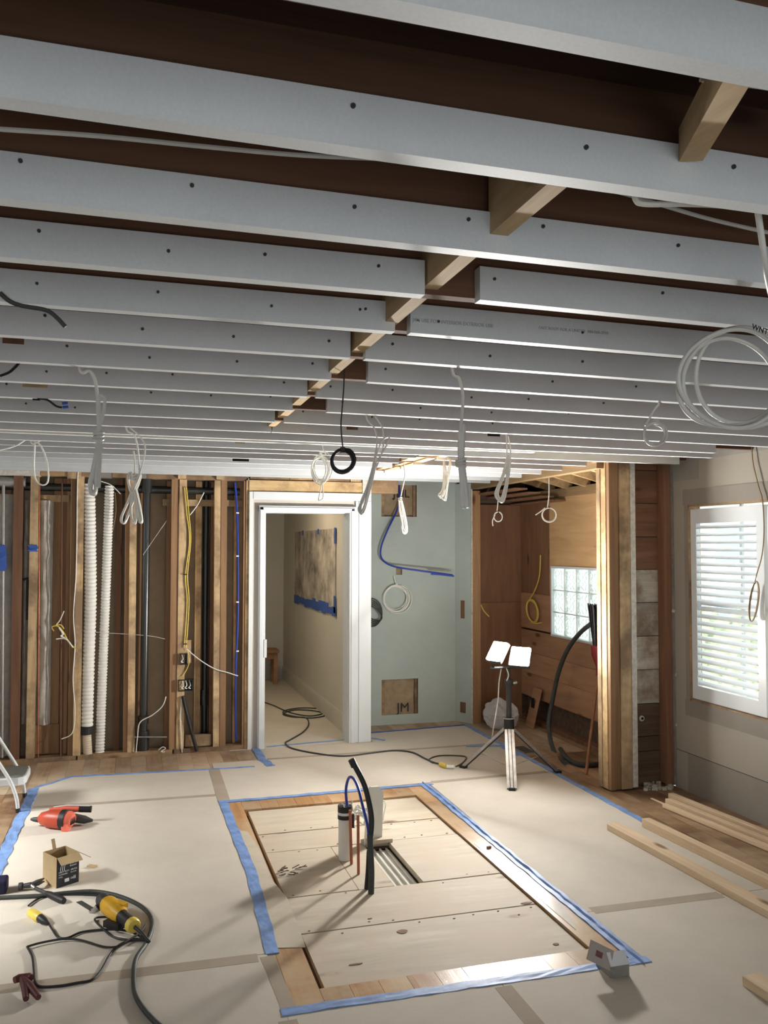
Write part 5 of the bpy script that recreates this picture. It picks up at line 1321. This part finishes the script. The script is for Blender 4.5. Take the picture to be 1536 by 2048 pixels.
# ---- looped cords
def zc(L, z=.008): return [PF(a / 2.954, 1680 + b / 2.954, z) for a, b in L]
t = thing('power_cord', PF(150, 1900), 'black power cord looping over the near left paper with a yellow plug', 'cord')
MB().cable(zc([(285, 490), (310, 530), (345, 575), (400, 578), (480, 545), (600, 530), (700, 530), (780, 545), (840, 575), (872, 590)], .010)  , .0052, 7).build('cord', M_black, t, True)
MB().cable(zc([(160, 630), (250, 605), (380, 584), (480, 592), (600, 628), (680, 632), (740, 604), (830, 545), (862, 500)], .016)  , .0052, 7).build('cord', M_black, t, True)
MB().cable(zc([(160, 630), (190, 690), (200, 770), (207, 835), (240, 866), (350, 862), (450, 845), (545, 825), (600, 765), (650, 675), (690, 630), (740, 602), (800, 586), (870, 592)], .008)  , .0052, 7).build('cord', M_black, t, True)
MB().cable(zc([(870, 592), (760, 590), (670, 572), (610, 525), (560, 468), (620, 455), (700, 470)], .012)  , .0052, 7).build('cord', M_black, t, True)
MB().cable(zc([(168, 388), (220, 350), (300, 326), (450, 320), (610, 327)], .010)  , .0052, 7).build('cord', M_black, t, True)
p, q = PF(60, 1824, .025), PF(80, 1836, .025)
MB().sweep([p, p.lerp(q, .1), p.lerp(q, .9), q], [.016, .022, .024, .02], 12).build('plug', M_yell, t, True)
MB().sweep([q, PF(88, 1842, .022), PF(97, 1848, .012)], [.02, .018, .007], 10).build('plug_boot', M_black, t, True)
mb = MB().cable(zc([(-30, 342), (120, 335), (250, 328), (400, 312), (550, 304), (680, 325), (800, 372), (875, 430), (900, 500), (870, 600), (805, 700), (790, 800), (800, 910), (850, 1000), (930, 1087), (990, 1130)], .013), .0108, 10)
tag(mb.build('thick_hose', M_hose, None, True, mb.base()), 'thick dark hose sweeping around the yellow tool and out at the bottom', 'hose')
# ---- maroon spring clamp
t = thing('spring_clamp', PF(60, 1985), 'maroon spring clamp lying at the lower left corner', 'clamp')
for e, k in (((52, 1998), 0), ((77, 1995), 1)):
    a = PF(44, 1957, .03); m1 = PF(50 + 9 * k, 1972, .032); b = PF(e[0], e[1], .02)
    MB().sweep([a, m1, b], [.014, .017, .012], 8).build('arm', M_maroon, t, True)
a = PF(47, 1958, .03); MB().sweep([a + Vector((-.035, 0, 0)), a + Vector((-.02, .012, 0)), a + Vector((.02, .012, 0)), a + Vector((.03, 0, 0))], [.014, .017, .017, .014], 8).build('spring', M_maroon, t, True)
# ---- navy tool at the left frame edge
p = PF(-8, 1792); t = thing('tool_pouch', p, 'navy tool bag corner cut off by the left edge', 'bag')
bevel(part('body', M_blued if False else paint('navy_fabric', (.012, .014, .05), .7), t, (p.x - .14, p.x + .05, p.y, p.y + .1, 0, .075)), .012)
part('strap', M_black, t, (p.x - .1, p.x - .02, p.y - .004, p.y + .1, .075, .08))

# ================================================================== RIGHT: LUMBER AND BOX
GL = 'pine boards on the floor at right'
def lumber(a, b, w, h, lab, z0=.003, side=1):
    a = Vector((a[0], a[1], 0)); b = Vector((b[0], b[1], 0)); d = (b - a).normalized(); s = Vector((d.y, -d.x, 0))
    if s.x < 0: s = -s
    c = (a + b) / 2 + s * w / 2 + Vector((0, 0, z0 + h / 2))
    mb = MB().obox(Vector((0, 0, 0)), ((b - a).length, w, h), axes=(Vector((0, 1, 0)), Vector((1, 0, 0)), Vector((0, 0, 1))))
    o = mb.build('lumber_board', M_lum, None, False, (0, 0, 0)); bevel(o, .003)
    o.location = c; o.rotation_euler = (0, 0, math.atan2(d.y, d.x) - math.pi / 2)
    return tag(o, lab, 'board', GL)
lumber((2.99, 4.99), (3.10, 2.4), .092, .04, 'long pine board lying nearest the island on the paper')
lumber((3.245, 4.98), (3.39, 2.4), .06, .055, 'pine stud second from the island, half on the hardwood')
lumber((3.62, 5.30), (3.86, 3.0), .04, .03, 'thin pine strip third from the island on the hardwood')
lumber((3.70, 5.38), (3.93, 3.0), .05, .035, 'knotty pine strip fourth from the island on the hardwood')
lumber((3.78, 5.46), (3.98, 3.2), .045, .045, 'pine strip lying closest to the window wall')
p = PF(1484, 1972); lumber((p.x, p.y + .0), (p.x + .10, p.y - 1.6), .095, .04, 'pine board end poking in at the lower right corner')
# splintered sliver
a, b = PF(1303, 1597, .006), PF(1345, 1616, .006); mb = MB().stick(a, b, .02, .006)
tag(mb.build('wood_sliver', M_lum, None, False, mb.base()), 'pale wood sliver on the hardwood near the stub wall', 'sliver')

# small grey carton
f0, f1 = PF(1222, 1958), PF(1258, 1952)
t = thing('small_carton', f0, 'small grey carton with open white flap beside the island corner', 'box')
ex = (f1 - f0); ex.z = 0; W = ex.length * 1.0; ex.normalize(); ey = Vector((-ex.y, ex.x, 0)); D = .12; H = .05
for nm, c0, sz, m in (('front_panel', f0 + ex * W / 2 + uz * H / 2, (W, .003, H), M_gbox), ('rear_panel', f0 + ex * W / 2 + ey * D + uz * H / 2, (W, .003, H), M_gbox), ('side_panel', f0 + ey * D / 2 + uz * H / 2, (.003, D, H), M_gbox), ('side_panel', f0 + ex * W + ey * D / 2 + uz * H / 2, (.003, D, H), M_gbox), ('bottom', f0 + ex * W / 2 + ey * D / 2 + uz * .003, (W, D, .003), M_gbox)):
    MB().obox(c0, sz, axes=(ex, ey, uz)).build(nm, m, t)
MB().stick(f0 + ex * W / 2 + uz * H, f0 + ex * W / 2 + ey * .035 + uz * (H + .045), W, .002, uz).build('flap', M_wboxl, t)
l0 = f0 + ey * D * .5 + uz * H; l1 = l0 - ex * .055 + uz * .055
lid = MB(); A, Bp, Cc, Dd = f0 + uz * (H * .3) - ex * .012, f0 + uz * (H + .05) + ex * .035 + ey * .03, f0 + uz * (H + .055) + ex * .03 + ey * (D + .02), f0 + uz * H * .9 - ex * .07 + ey * (D + .01)
A = f0 - ex * .005 + uz * .035 - ey * .0; A2 = f0 - ex * .075 + ey * .075 + uz * .06
nrm = (Bp - A).cross(A2 - A).normalized() * .0025
Bq = Bp + (A2 - A)
lid.add([A, Bp, Bq, A2, A + nrm, Bp + nrm, Bq + nrm, A2 + nrm], [(0, 3, 2, 1), (4, 5, 6, 7), (0, 1, 5, 4), (1, 2, 6, 5), (2, 3, 7, 6), (3, 0, 4, 7)])
ld = lid.build('lid', M_gboxl, t)
lb = MB(); 
g = lambda a, b_: A + (Bp - A) * a + (A2 - A) * b_ + nrm * 1.25
g0 = lambda a, b_: A + (Bp - A) * a + (A2 - A) * b_ - nrm * .25
pts = [g(.35, .4), g(.65, .4), g(.65, .68), g(.35, .68), g0(.35, .4), g0(.65, .4), g0(.65, .68), g0(.35, .68)]
lb.add(pts, [(0, 1, 2, 3), (7, 6, 5, 4), (0, 4, 5, 1), (1, 5, 6, 2), (2, 6, 7, 3), (3, 7, 4, 0)]); lb.build('label_patch', M_stain, ld)
MB().stick(f0 + uz * H, A + uz * .0, D * .6, .002, uz).build('side_flap', M_gbox, t)
